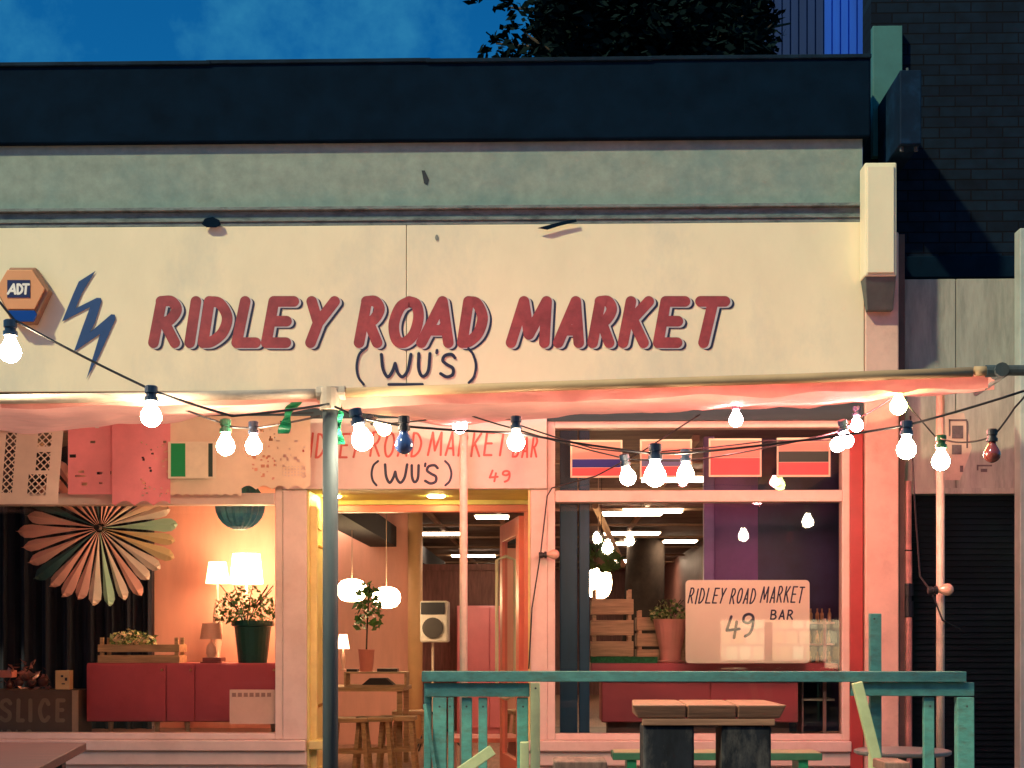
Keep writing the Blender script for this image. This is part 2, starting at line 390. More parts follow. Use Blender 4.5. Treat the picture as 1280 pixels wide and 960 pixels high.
# door frame at the back of the recess
Yd = .78
zdh = Z(640, Yd)
b = MB(); b.box(X(384),X(663)+.1,Yd-.03,Yd+.07,zdh,Z(631,Yd)); b.box(X(384),X(412,Yd),Yd-.03,Yd+.07,0,zdh-.001); b.box(X(655,Yd),X(663)+.1,Yd-.03,Yd+.07,0,zdh-.001)
b.build('door_frame', pinkp, shop, bevel=.006)
b = MB(); b.box(X(384),X(663),Yd-.04,Yd+.05,Z(631,Yd)+.001,2.75); b.build('lintel', yellow_lit, shop)
b = MB(); b.box(X(384)+.017,X(384)+.13,-.05,.18,.44,.50); b.build('sill', yellow_lit, shop, bevel=.006)
# open door leaves
def leaf(px0, px1, Y0, Y1, m, hm, hx):
    p0 = Vector((X(px0,Y0),Y0,0)); p1 = Vector((X(px1,Y1),Y1,0)); d = (p1-p0); n = Vector((-d.y,d.x,0)).normalized()*.022
    H = zdh-.02; q = MB()
    def pn(a,b_,z0,z1,th=1): 
        A = p0+d*a; B = p0+d*b_
        q.hexa([A-n*th+Vector((0,0,z0)),B-n*th+Vector((0,0,z0)),B+n*th+Vector((0,0,z0)),A+n*th+Vector((0,0,z0)),
                A-n*th+Vector((0,0,z1)),B-n*th+Vector((0,0,z1)),B+n*th+Vector((0,0,z1)),A+n*th+Vector((0,0,z1))])
    pn(0,.14,.02,H); pn(.86,1,.02,H); pn(.14,.86,.02,.28); pn(.14,.86,H-.14,H)
    o = q.build('door', m, shop, bevel=.004)
    g = MB(); g.face([p0+d*.14+Vector((0,0,.28)), p0+d*.86+Vector((0,0,.28)), p0+d*.86+Vector((0,0,H-.14)), p0+d*.14+Vector((0,0,H-.14))]); g.build('pane', glass, o)
    h = MB(); c = p0+d*hx; s = n.normalized()*.075*(1 if n.x*(1 if p0.x<-.5 else -1) > 0 else -1)
    h.tube([c+Vector((0,0,.72)), c+s+Vector((0,0,.75)), c+s+Vector((0,0,1.85)), c+Vector((0,0,1.88))], .014, 8); h.build('handle', hm, o, smooth=True)
leaf(401, 392, .72, .06, yellow_lit, mat('brass_handle', (.5,.3,.12), .3, .1, 5, metal=.8), .5)
leaf(652, 628, .86, 1.9, pinkp, mat('white_handle', (.8,.7,.6), .3, .1, 5), .8)
# pilaster + red post at the right end
b = MB(); b.box(X(1061.5),X(1077.5),-.035,.1,0,WH-.002); b.build('red_post', redwood, shop, bevel=.005)
pil_m = mat('pilaster_paint', (.74,.50,.40), .6, .12, 5, bump=.1, dirt_shade=(.35,.2,.16), dscale=3, damt=.5)
b = MB(); b.box(X(1079),X(1121),-.06,.3,.3,4.0); b.box(X(1079),X(1121),-.075,.3,-.34,.299)
b.build('pilaster', pil_m, shop, bevel=.01)
b = MB(); b.box(X(1121)+.002,X(1131),0,.3,-.3,4.0); b.build('wall', mat('dark_recess_paint', (.10,.07,.06), .8, .3, 5), shop)
# console on top of the pilaster (pale panel with tapered underside)
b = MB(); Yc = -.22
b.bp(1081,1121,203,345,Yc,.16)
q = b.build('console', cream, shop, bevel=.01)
b = MB()
x0,x1 = X(1081,Yc),X(1121,Yc); z0,z1 = Z(346,Yc),Z(386,Yc)
b.hexa([(x0+.04,Yc+.10,z1),(x1,Yc+.10,z1),(x1,-.06,z1),(x0+.04,-.06,z1),(x0+.005,Yc+.006,z0),(x1-.002,Yc+.006,z0),(x1-.002,-.06,z0),(x0+.005,-.06,z0)])
b.build('bracket', mat('grey_bracket_paint', (.10,.12,.12), .7, .3, 6), shop, bevel=.004)
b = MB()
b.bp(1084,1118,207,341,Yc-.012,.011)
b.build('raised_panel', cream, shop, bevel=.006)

# interior shell
b = MB(); b.box(-6.4,2.5,.25,21.6,RZ,RZ+.1); b.build('ceiling', ceil_m, shop)
b = MB(); b.box(-6.4,-6.3,.25,21.5,0,RZ); b.box(2.42,2.5,.25,21.5,0,RZ); b.box(-6.3,2.42,21.5,21.6,0,RZ); b.build('inner_wall', brownwall, shop)
# raised display platforms behind the windows
for q0,q1 in ((xl,X(354)),(X(690),X(1062))):
    b = MB(); b.box(q0,q1,.26,1.65,0,.50); b.build('display_floor', mat('display_platform', (.16,.08,.06), .6, .3, 4), shop)
# partitions
b = MB(); b.box(X(193,1.4),X(372,1.4),1.4,1.46,.5,RZ); b.build('partition', pinkwall, shop)
b = MB(); b.box(X(395,.9)-.05,X(395,.9),.86,1.5,0,RZ) ; b.build('partition', pinkwall, shop)
b = MB(); b.box(X(300,6.5),X(513,6.5),6.5,6.6,0,RZ); b.build('partition', pinkwall, shop)
b = MB(); b.tube([(X(519,6.4),6.4,0),(X(519,6.4),6.4,RZ)],.085,16); b.build('column', mat('orange_column_paint', (.78,.48,.24), .5, .1, 3), shop, smooth=True)
b = MB(); b.box(X(524,9),X(655,9),9,9.08,0,2.12); b.box(X(524,9),X(655,9),8.97,8.99,2.12,2.2); b.build('partition', brownwall, shop)
b = MB()
for i in range(7): b.box(-4.0+.85*i-.0,-4.0+.85*i+.05,.9,21,RZ-.05,RZ-.002)
for i in range(9): b.box(-6.2,2.4,2.0+2.2*i,2.08+2.2*i,RZ-.075,RZ-.052)
b.build('ceiling_grid', mat('ceiling_batten', (.40,.27,.17), .6, .2, 5), shop)
b = MB(); b.hexa([(-2.05,2,2.27),(-1.75,2,2.27),(-1.7,14,2.27),(-2.0,14,2.27),(-2.05,2,2.5),(-1.75,2,2.5),(-1.7,14,2.5),(-2.0,14,2.5)]); b.build('duct', mat('dark_duct', (.008,.010,.016), .8, .3, 4), shop)
# dark blue column and violet mullion in the right window
b = MB(); b.box(X(700,.3),X(722,.3),.32,.5,.5,RZ); b.box(X(724,.3),X(737,.3),.30,.46,.5,RZ); b.build('column', navyp, shop, bevel=.006)
b = MB(); b.box(X(880,1.0),X(893,1.0),1.0,1.08,.5,RZ); b.build('column', purple, shop, bevel=.006)
b = MB(); b.box(X(893,1.1),X(948,1.1)-.001,1.12,1.2,.5,RZ); b.build('partition', mat('violet_light_tint', (.16,.06,.30), .5, .3, 2), shop)  # purple light on the wall is put into this panel's colour
b = MB(); b.box(X(948,1.1),X(1064,1.1),1.12,1.2,.5,RZ); b.build('partition', indigo, shop)

# ================================================================== SIGNS
# big hand painted fascia sign
sg = thing('shop_sign', (X(509),-.05,2.92), 'long cream fascia sign hand-painted with red capitals and a blue double bolt', 'sign')
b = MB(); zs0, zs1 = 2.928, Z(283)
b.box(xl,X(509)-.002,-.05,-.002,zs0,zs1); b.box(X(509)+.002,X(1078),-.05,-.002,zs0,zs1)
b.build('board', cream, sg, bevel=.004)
Ys = -.053
main = [('R',189,232),('I',235,250),('D',251,294),('L',293,333),('E',330,373),('Y',379,424),('R',446,485),('O',486,532),('A',524,574),('D',575,613),
        ('M',636,694),('A',695,737),('R',738,775),('K',776,818),('E',820,862),('T',865,912)]
for c, a, d in main:
    k = Ink(Ys)
    for mi, (off, w) in enumerate((((5.0,2.8),13.6), ((2.5,1.3),13.6), ((0,0),13.4))):
        k.m = mi; k.Y = Ys-.001*mi; k.glyph(c, a, d-3, 370, 435, w, .12, off)
    k.build('letter', [blue_ink, pale_ink, red_ink], sg)
k = Ink(Ys-.004); lw = 4.0
k.glyph('(',444,459,433,482,3.2); k.glyph('W',474,515,441,473,lw,.04); k.glyph('U',521,539,440,472,lw,.03); k.glyph("'",543,549,436,447,3.4); k.glyph('S',549,571,441,473,lw,.05); k.glyph(')',584,597,434,480,3.2)
k.stroke([(486,480.5),(528,480.5)],3.6)
k.build('black_word', blue_ink, sg)
k = Ink(Ys-.001); z6 = 6.4
bolt = [(765,55),(630,140),(585,240),(495,462),(720,345),(662,500),(590,705),(800,560),(745,740),(690,925),(790,740),(925,440),(918,405),(890,402),(722,545),(760,470),(812,300),(808,272),(775,270),(604,355),(655,235)]
b = MB(); b.face([at(p[0]/z6, 330+p[1]/z6, Ys-.004) for p in bolt][::1]); b.build('bolt_emblem', teal_ink, sg)
b = MB()
for (px,py,rr) in ((546,297,2.2),):
    if rr: b.face([at(px+rr*math.cos(a*.785), py+rr*1.8*math.sin(a*.785), Ys-.002) for a in range(8)])
b.build('stain', mat('grey_stain', (.2,.22,.2), .7), sg)
# scar on grey band, loose felt scraps on cornice
b = MB(); b.prism([at(527,213,-.004),at(531,213,-.004),at(536,224,-.004),at(534,231,-.004),at(530,229,-.004)],(0,.003,0)); b.build('crack', mat('crack_dark', (.02,.03,.04), .8), shop)
b = MB()
b.prism([at(672,285,-.085),at(690,280,-.085),at(702,277,-.085),at(720,274,-.085),at(721,277,-.085),at(700,282,-.085),at(684,287,-.085)],(0,.006,0))
b.prism([at(252,280,-.085),at(256,273,-.085),at(266,271,-.085),at(274,275,-.085),at(276,281,-.085),at(270,284,-.085),at(258,284,-.085)],(0,.006,0))
b.build('torn_felt', navy, shop)

# alarm box
Ya = -.05
al = thing('alarm_box', at(27,405,Ya), 'six-sided orange and blue alarm box fixed on the cream fascia', 'alarm')
def poly(pts, Y): return [at(p[0],p[1],Y) for p in pts]
h_out = [(12,334),(44,334),(62,363),(43,404),(15,404),(-5,363)]
b = MB(); b.prism(poly(h_out,-.13)[::-1], (0,.075,0)); b.build('housing', mat('brown_orange_plastic', (.33,.17,.09), .45, .1, 6), al, bevel=.008)
b = MB(); b.prism(poly([(9,337),(40,337),(56,361),(43,386.5),(9,386.5),(-5,361)],-.145)[::-1], (0,.014,0)); b.build('cover', mat('orange_plastic', (.72,.34,.16), .4, .06, 6), al, bevel=.004)
b = MB(); b.prism(poly([(10,388),(43,388),(46,393),(42,402),(18,402)],-.145)[::-1], (0,.014,0)); b.build('strobe_lens', mat('blue_lens', (.01,.05,.28), .2, .1, 5, coat=.5), al, bevel=.003)
b = MB(); b.prism(poly([(9,350),(37.5,350),(37.5,372),(9,372)],-.149)[::-1], (0,.003,0)); lp = b.build('logo_plate', mat('logo_navy', (.01,.02,.10), .4), al)
k = Ink(-.151)
k.glyph('A',9.5,21.5,354,368.5,3.0,.15); k.glyph('D',20.5,29.5,354,368.5,3.0,0); k.glyph('T',27.5,37.5,354,368.5,3.0,0)
k.build('lettering', mat('logo_white', (.85,.85,.8), .4), lp)

# header sign above the door
hs = thing('door_header_sign', (X(534),-.04,Z(612)), 'pink painted board over the doorway with faded red and black handwritten letters', 'sign')
b = MB(); b.box(X(355),X(684)-.002,-.06,.028,Z(612)+.001,Z(524)); b.build('board', mat('pink_sign_board', (.76,.63,.56), .5, .1, 4, dirt_shade=(.5,.28,.22), dscale=2, damt=.5), hs, bevel=.004)
for wd_ in (('RIDLEY', 372, 452, 541, 573, 2.8, .1),('ROAD', 463, 528, 540, 572, 2.8, .1),('MARKET', 535, 634, 540, 571, 2.8, .1),('BAR', 641, 673, 545, 572, 2.6, .1),('49', 611, 639, 587, 603, 2.6, .05)):
    k = Ink(-.063); k.word(*wd_); k.build('red_word', faded_red, hs)
k = Ink(-.063)
k.glyph('(',463,474,575,608,2.8); k.glyph('W',479,510,579,605,3.4,.05); k.glyph('U',513,525,580,604,3.4,0); k.glyph("'",529,534,578,588,3); k.glyph('S',530,549,580,606,3.4,.05); k.glyph(')',555,566,575,608,2.8)
k.build('black_word', blue_ink, hs)

# placard in the right window
pl = thing('window_placard', at(935,828,.24), 'pale rounded placard with black handwriting standing in the right window', 'sign')
def rrect(a,c,t,bt,r,Y,n=5):
    P = []
    for (cx,cy,a0) in ((a+r,t+r,180),(c-r,t+r,270),(c-r,bt-r,0),(a+r,bt-r,90)):
        for i in range(n+1):
            q = R(a0+90*i/n); P.append(at(cx+r*math.cos(q), cy+r*math.sin(q), Y))
    return P
b = MB(); b.prism(rrect(857,1012,725,829,5,.22)[::-1], (0,.012,0)); b.build('board', mat('placard_card', (.92,.82,.66), .5, .05, 4), pl)
for wd_ in (('RIDLEY', 861, 907, 735, 755, 1.8, .18),('ROAD', 913, 945, 735, 755, 1.8, .18),('MARKET', 951, 1005, 733, 754, 1.8, .15),('BAR', 963, 992, 762, 775, 2.0, .1)):
    k = Ink(.217); k.word(*wd_); k.build('word', blue_ink, pl)
k = Ink(.217); k.glyph('4',907,926,769,799,3.4,.05); k.glyph('9',926,944,766,797,3.4,.1)
k.build('numerals', blue_ink, pl)

# ================================================================== NEIGHBOUR BUILDING
nb = thing('brick_building', (X(1200),.4,0), 'dark brick neighbour with weathered plaster band over a black roller shutter', 'building')
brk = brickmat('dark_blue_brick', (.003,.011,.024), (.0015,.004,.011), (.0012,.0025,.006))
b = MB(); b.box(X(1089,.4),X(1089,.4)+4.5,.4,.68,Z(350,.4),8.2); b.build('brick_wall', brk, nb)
b = MB(); b.box(X(1128,.4),X(1128,.4)+4.0,.36,.399,Z(352,.4)-.0,Z(325,.4)); b.build('string_course', navy, nb, bevel=.01)
pla = mat('weathered_plaster', (.36,.36,.31), .8, .3, 4, stretch=(3,1,.5), bump=.25, dirt_shade=(.12,.15,.14), dscale=2.4, damt=.75)
b = MB(); zA, zB = Z(612,.12), Z(352,.12)
b.box(X(1131,.12),X(1195,.12)-.003,.12,.39,zA,zB); b.box(X(1195,.12)+.003,X(1195,.12)+3,.12,.39,zA,zB)
b.build('plaster_band', pla, nb, bevel=.004)
b = MB(); b.box(X(1131,.12),X(1131,.12)+3,.08,.268,zA-.04,zA-.001); b.build('lip', pla, nb)
b = MB(); b.box(X(1131,.12),X(1131,.12)+3,.27,.39,-.3,zA); b.build('shutter_box', navy, nb)
b = MB(); x0 = X(1134,.2)
n=60
for i in range(n):
    z = -.3+ (zA-.035+.3)*i/n; h = (zA-.035+.3)/n
    b.hexa([(x0,.2,z),(x0+2.9,.2,z),(x0+2.9,.26,z),(x0,.26,z),(x0,.215,z+h*.97),(x0+2.9,.215,z+h*.97),(x0+2.9,.26,z+h*.97),(x0,.26,z+h*.97)])
b.build('roller_shutter', mat('black_shutter_paint', (.003,.009,.014), .8, .4, 3, dirt_shade=(.008,.022,.022), dscale=2, damt=.6, spec=.1), nb)
b = MB(); b.bp(1091,1128,32,195,.33,.068); b.build('vent_panel', mat('teal_vent_paint', (.05,.17,.16), .6, .15, 6), nb, bevel=.004)
# projecting box sign, seen dark from the side
b = MB(); Yp=-.32
b.box(X(1125,Yp),X(1152,Yp),Yp,.328,Z(184,Yp),Z(92,Yp)); bs = b.build('box_sign', navyp, None, bevel=.008); bs.data.materials.clear(); bs.data.materials.append(mat('ink_blue_box_paint', (.004,.018,.045), .7, .4, 5, dirt_shade=(.01,.05,.12), dscale=5, damt=.6, spec=.1)); tag(bs,'dark blue box sign projecting from the brick wall beside the roof edge','sign')
b = MB(); b.tube([(X(1139,Yp),Yp+.1,Z(92,Yp)),(X(1139,Yp),Yp+.1,Z(92,Yp)+.05)],.01,8); b.tube([(X(1130,Yp),Yp+.06,Z(184,Yp)-.03),(X(1130,Yp),Yp+.06,Z(184,Yp))],.014,8); b.tube([(X(1148,Yp),Yp+.06,Z(184,Yp)-.03),(X(1148,Yp),Yp+.06,Z(184,Yp))],.014,8); b.build('bolt', steel, bs)
# pale corner post at the far right, downpipe
b = MB(); b.bp(1275,1290,285,1010,-.1,.12); one(b,'corner_post',mat('pale_teal_post', (.42,.48,.44), .6, .2, 5),'pale vertical post at the right edge beside the shutter','post',bevel=.006)
dp = thing('downpipe', at(1135,960,.02), 'narrow patched downpipe in the gap between pilaster and roller shutter', 'pipe')
pp = mat('patchy_pipe_paint', (.50,.24,.20), .5, .4, 9)
b = MB(); xd = X(1134,.05)
b.tube([(xd,.05,Z(960,.05)),(xd,.05,Z(772,.05))],.034,12); b.build('lower_pipe', pp, dp, smooth=False)
b = MB(); b.tube([(xd,.05,Z(735,.05)),(xd,.05,Z(690,.05))],.034,12); b.tube([(xd,.05,Z(688,.05)),(xd,.05,2.3)],.03,12); b.build('upper_pipe', pp, dp)
b = MB(); b.tube([(xd,.05,Z(771,.05)),(xd,.05,Z(752,.05))],.043,12); b.tube([(xd,.05,Z(745,.05)),(xd,.05,Z(730,.05))],.043,12); b.tube([(xd,.05,Z(752,.05)),(xd,.05,Z(735,.05))],.03,12); b.build('collar', black_m, dp)
# torn poster remains on the plaster
po = thing('torn_poster', at(1215,600,.115), 'faint torn poster remains stuck on the plaster above the shutter', 'poster')
b = MB(); b.prism([at(1168,600,.117),at(1170,520,.117),at(1205,516,.117),at(1215,560,.117),at(1200,600,.117)][::-1],(0,.002,0)); b.build('sheet', mat('poster_paper', (.55,.42,.34), .7, .2, 8), po)
b = MB()
for a,c,t,d in ((1186,1209,524,526),(1186,1188,524,545),(1208,1210,526,560),(1190,1204,532,548),(1190,1202,556,568),(1222,1240,581,583),(1221,1223,581,588),(1226,1234,586,590),(1200,1204,582,590)):
    b.bp(a,c,t,d,.114,.002)
b.build('print', mat('poster_ink', (.12,.09,.10), .7, .4, 20), po)

# building with blue ribbed cladding beyond the roof
b = MB(); Yb = 16.0
xa, xb = X(958,Yb), X(1083,Yb); zb0 = 4.0; n = 12
for i in range(n):
    u0 = xa+(xb-xa)*i/n; u1 = xa+(xb-xa)*(i+1)/n; b.m = 0 if i < 6 or i == 6 else 1
    if i==6: b.m=0
    b.box(u0,u1-.03,Yb,Yb+5,zb0,16); b.box(u1-.03,u1,Yb+.03,Yb+5,zb0,16)
blu_d = mat('dark_blue_cladding', (.004,.03,.13), .8, .3, 1.2, stretch=(2,1,.2)); blu_l = mat('bright_blue_cladding', (.005,.10,.62), .8, .3, 1.2, stretch=(2,1,.2))
one(b,'clad_building',[blu_d, blu_l],'distant blue ribbed building rising behind the roof, right of the tree','building')

# ================================================================== TREE
tr = thing('tree', (X(800,12),12,-.35), 'big dark leafy tree standing behind the flat roof', 'tree')
bark = mat('bark', (.05,.035,.025), .9, .4, 8, bump=.6)
tx = X(800,12); b = MB()
b.tube([(tx,12,-.35),(tx+.1,12,3),(tx-.05,12,6),(tx+.1,12.1,8.5),(tx,12,11)],[.35,.28,.24,.18,.06],12); b.build('trunk', bark, tr, smooth=True)
b = MB(); rnd = random.Random(3); tips = []
for i in range(26):
    z0 = rnd.uniform(6,10.5); a = rnd.uniform(0,6.28); L0 = rnd.uniform(1.4,2.7)
    p0 = Vector((tx,12,z0)); p2 = p0+Vector((math.cos(a)*L0, math.sin(a)*L0*.8, rnd.uniform(.5,1.6))); p1 = (p0+p2)/2+Vector((0,0,.15))
    b.tube([p0,p1,p2],[.08,.05,.015],6); tips += [p1,p2]
b.build('limb', bark, tr, smooth=True)
b = MB()
def leafq(p, s):
    a = rnd.uniform(0,6.28); t = Vector((math.cos(a),math.sin(a),rnd.uniform(-.7,.7))).normalized(); u = t.cross(Vector((rnd.uniform(-1,1),rnd.uniform(-1,1),rnd.uniform(-1,1)))).normalized()
    b.face([p-t*s, p-u*s*.45, p+t*s, p+u*s*.45])
clumps = []
for i in range(330):
    px = rnd.uniform(672,948); py = rnd.uniform(-130,92)
    clumps.append((px,py,rnd.uniform(-1.6,1.8),rnd.uniform(.25,.42),90))
for (px,py,rr,n) in ((632,6,.11,14),(638,30,.13,18),(626,48,.14,20),(640,62,.16,26),(606,64,.08,9),(600,72,.06,5),(655,74,.18,40),(628,72,.12,20),(668,56,.13,26),(673,30,.10,16),(690,70,.16,40),(648,88,.25,60),(590,2,.05,4),(598,-6,.08,8),(642,-15,.2,40),(660,-30,.25,50),(615,-25,.12,14),(676,44,.12,24),(940,70,.2,40),(948,30,.14,24),(951,10,.12,20),(944,50,.16,30)):
    clumps.append((px,py,rnd.uniform(-.5,.5),rr,n))
for (px,py,dy,rr,n) in clumps:
    c = at(px,py,12+dy)
    for k_ in range(n):
        d = Vector((rnd.gauss(0,1),rnd.gauss(0,1),rnd.gauss(0,1)))*.55*rr; leafq(c+d, rnd.uniform(.06,.12))
b.m = 0
leafm = mat('dark_leaves', (.005,.013,.014), .9, .5, 1.5, spec=.03); b.build('crown', leafm, tr)

# ================================================================== CANOPY
Yf = -3.0
cn = thing('street_canopy', at(412,960,Yf), 'salmon fabric canopy on a pipe frame stretched in front of the shop windows', 'canopy')
def fpy(px):  # py of front pipe centre
    T = [(-900,504),(0,499),(200,496),(400,492),(425,491),(800,479),(1000,473),(1240,464),(1400,462)]
    for (a,ya),(c,yc) in zip(T[:-1],T[1:]):
        if px <= c: return ya+(yc-ya)*(px-a)/(c-a)
    return T[-1][1]
def bpy_(px):
    T = [(-900,540),(0,536),(40,541),(100,533),(200,524),(290,511),(400,503),(480,516),(560,533),(640,525),(740,516),(920,511),(1000,506),(1080,503),(1120,492),(1200,483),(1246,476),(1400,470)]
    for (a,ya),(c,yc) in zip(T[:-1],T[1:]):
        if px <= c:
            t=(px-a)/(c-a); t=t*t*(3-2*t); return ya+(yc-ya)*t
    return T[-1][1]
b = MB(); b.tube([at(p,fpy(p),Yf) for p in (-900,0,200,398)],.024,12); b.build('front_rail', palepipe, cn, smooth=True)
b = MB(); b.tube([at(p,fpy(p),Yf) for p in (424,800,1000,1215)],.024,12); b.tube([at(1218,464,Yf),at(1232,464,Yf)],.024,12); b.build('front_rail', canvas_t, cn, smooth=True)
# fabric sleeve around the rail + sheet to the wall
from mathutils import noise
def sheet(a, c, nx, ny, m, nm, amp=.02):
    q = MB(); idx = []
    Yb_ = -.14
    for i in range(nx+1):
        px = a+(c-a)*i/nx; f = at(px,fpy(px)+3,Yf); k0 = at(px,bpy_(px),Yb_)
        for j in range(ny+1):
            t = j/ny; p = f.lerp(k0, t)
            s = math.sin(math.pi*t); p.z += -.05*s + amp*(noise.noise(Vector((p.x*2.2,p.y*1.3,1)))*1.6+ noise.noise(Vector((p.x*7,p.y*2,4)))*.7)*min(1,s*1.6)
            q.v.append(p)
    for i in range(nx):
        for j in range(ny):
            k = i*(ny+1)+j; q.f.append([k,k+1,k+ny+2,k+ny+1]); q.mi.append(0)
    return q.build(nm, m, cn, smooth=True)
sheet(-900, 1243, 240, 24, canvas, 'fabric')
# scalloped sleeve edge hanging from rail (uneven folds)
q = MB(); nx = 200
for i in range(nx+1):
    px = 0+(1236)*i/nx-0; c0 = at(px,fpy(px),Yf); h = .035+.035*(noise.noise(Vector((px*.012,0,0)))+.4)+(.05 if px>1100 else 0)*max(0,noise.noise(Vector((px*.02,3,0))))
    if px<400: h *= .4
    for j in range(4):
        a = j/3; q.v.append(c0+Vector((0,.004+.01*a+.012*noise.noise(Vector((px*.03,a,7))),-.012-(h+.01)*a)))
for i in range(nx):
    for j in range(3):
        k = i*4+j; q.f.append([k,k+1,k+5,k+4]); q.mi.append(0)
q.build('fabric_edge', canvas, cn, smooth=True)
# posts and joints
def post(px, top, Y, r, m):
    q = MB(); x = X(px,Y); q.tube([(x,Y,0),(x,Y,Z(top,Y))], r, 14); return q.build('pole', m, cn, smooth=True)
post(413, 500, Yf, .038, steel)
post(579.5, 532, -.55, .026, palepipe)
post(1175.5, 490, -.9, .026, palepipe)
b = MB(); x = X(413,Yf)
b.tube([(x,Yf,Z(512,Yf)),(x,Yf,Z(484,Yf))],.052,14); b.tube([at(396,492,Yf),at(432,491,Yf)],.034,12); b.build('joint', palepipe, cn, smooth=False, bevel=.003)
b = MB(); b.tube([at(1232,464,Yf),at(1256,464,Yf)],.030,12); b.tube([at(1249,464,Yf)+Vector((0,-.05,0)),at(1249,464,Yf)+Vector((0,.05,0))],.034,12); b.tube([at(1256,463,Yf),at(1330,463,Yf)],.026,12)
b.tube([at(1258,466,Yf), at(1220,492,-1.2)], .016, 8); b.build('joint', steel, cn)
# back rail (under fabric near wall)
b = MB(); b.tube([at(296,507,-.5),at(432,505,-.5)],.03,8); b.build('back_rail', mat('dark_rail', (.02,.03,.05), .5), cn)

# ================================================================== STRING LIGHTS
def bulb(parent, px, py, rp, Y, kind, sock=socket_m, dirv=(0,0,-1), label=None, sockscale=1.0):
    c = at(px,py,Y); r = rp/ppm(Y); d = Vector(dirv).normalized()
    base = c - d*r*1.95
    q = MB(); q.lathe([(r*.50,-r*1.05),(r*.62,-r*.95),(r*.62,-r*.35),(r*.50,-r*.28),(r*.50,0),(r*.66,.02*r),(r*.66,r*.42),(r*.45,r*.5)], base, 14, d)
    so = q.build('socket', sock, parent, smooth=False)
    prof = [(r*.42,-r*1.5),(r*.48,-r*1.15),(r*.72,-r*.75),(r*.94,-r*.35),(r,0),(r*.95,r*.32),(r*.78,r*.63),(r*.5,r*.86),(r*.2,r*.98),(0,r)]
    q = MB(); q.lathe(prof, c, 18, d)
    bo = q.build('bulb', BULB[kind], so, smooth=True)
    if label: bo['label'] = label
    return base - d*r*1.05
def wire(parent, pts, sag=0, r=.006, m=None, n=10):
    q = MB(); P = []
    for a, c in zip(pts[:-1], pts[1:]):
        for i in range(n):
            t = i/n; p = a.lerp(c,t); p.z -= sag*4*t*(1-t)*(c-a).length; P.append(p)
    P.append(pts[-1]); q.tube(P, r, 6); return q.build('cable', m or black_m, parent, smooth=True)
Y1 = -3.15
# string A: from the left edge down to the pole
sa = thing('string_light', at(193,490,Y1), 'bulb string dropping from the left edge of the fascia to the pole joint', 'string light')
t1 = bulb(sa,13,440,13.5,Y1,'w'); t2 = bulb(sa,189,521,13,Y1,'w',label='lit warm bulb glowing over the pink paper flags'); 
wire(sa, [at(-60,330,Y1), at(0,378,Y1), at(18,400,Y1), at(193,489,Y1), at(290,520,-3.1), at(412,505,-3.06)], .01)
# string B: around left pole, two bulbs near the doorway
sb = thing('string_light', at(300,528,-2.2), 'short bulb string beneath the canopy just left of the steel pole', 'string light')
bulb(sb,282,558,11.5,-2.2,'w',socket_g); bulb(sb,317,558,10.5,-2.2,'w')
wire(sb, [at(200,500,-2.4), at(276,528,-2.2), at(282,533,-2.2), at(317,535,-2.2), at(400,520,-2.5)], .01)
# string C: main swag from pole joint to far right
sc_ = thing('string_light', at(700,560,-3.1), 'long black bulb string swagging from the steel pole to the far right', 'string light')
bulb(sc_,453,550,13.5,-3.1,'w',dirv=(.25,0,-1)); bulb(sc_,505,556,12,-3.1,'bo',black_m,label='unlit blue glass bulb in a black socket')
bulb(sc_,645,553,11,-2.9,'w'); bulb(sc_,819,595,13.5,-2.8,'w'); bulb(sc_,785,597,10,-2.3,'w',dirv=(.2,.2,-1)); bulb(sc_,857,593,10.5,-2.5,'w')
bulb(sc_,1133,562,12,-2.9,'w'); bulb(sc_,1240,568,10.5,-2.9,'ro',black_m,label='unlit dark red bulb at the right end')
wire(sc_, [at(418,508,-3.1), at(450,522,-3.1), at(508,533,-3.1), at(645,541,-2.9), at(818,567,-2.8), at(857,566,-2.7), at(980,553,-2.8), at(1132,532,-2.9), at(1282,488,-3)], .008)
wire(sc_, [at(1300,470,-3), at(1268,510,-2.95), at(1242,545,-2.9), at(1205,553,-2.7), at(1176,548,-2.5)], .03, .005)
# string D: second line behind with clustered bulbs
sd = thing('string_light', at(900,560,-1.6), 'rear bulb string with red bulbs close beneath the canopy before the right window', 'string light')
bulb(sd,920,525,8.5,-1.6,'r'); bulb(sd,1047,556,9,-1.6,'r',dirv=(-.4,0,-1)); bulb(sd,1058,551,9,-1.7,'r',dirv=(.3,.3,-1)); bulb(sd,1071,532,8,-1.5,'r')
bulb(sd,1123,508,10.5,-2.0,'g',socket_g); bulb(sd,1176,577,11,-2.0,'w',socket_g)
wire(sd, [at(590,520,-1.8), at(640,535,-1.8), at(785,574,-1.8), at(857,576,-1.8), at(955,560,-1.6), at(1045,540,-1.6), at(1080,519,-1.6), at(1123,492,-2.0), at(1175,552,-2.0)], .01, .0045)
wire(sd, [at(640,528,-1.2), at(740,560,-1.2), at(800,566,-1.2), at(960,551,-1.2), at(1068,548,-1.3)], .01, .0045)
# string E: behind the poles at the door
se = thing('string_light', at(520,530,-1.2), 'bulb string hung over the doorway with yellow and red bulbs', 'string light')
bulb(se,480,536,9,-1.2,'y',dirv=(.8,0,-.6)); bulb(se,575,533,9,-1.0,'r'); 
wire(se, [at(425,512,-1.4), at(470,530,-1.2), at(574,518,-1.0), at(652,524,-1.0)], .02, .0045)
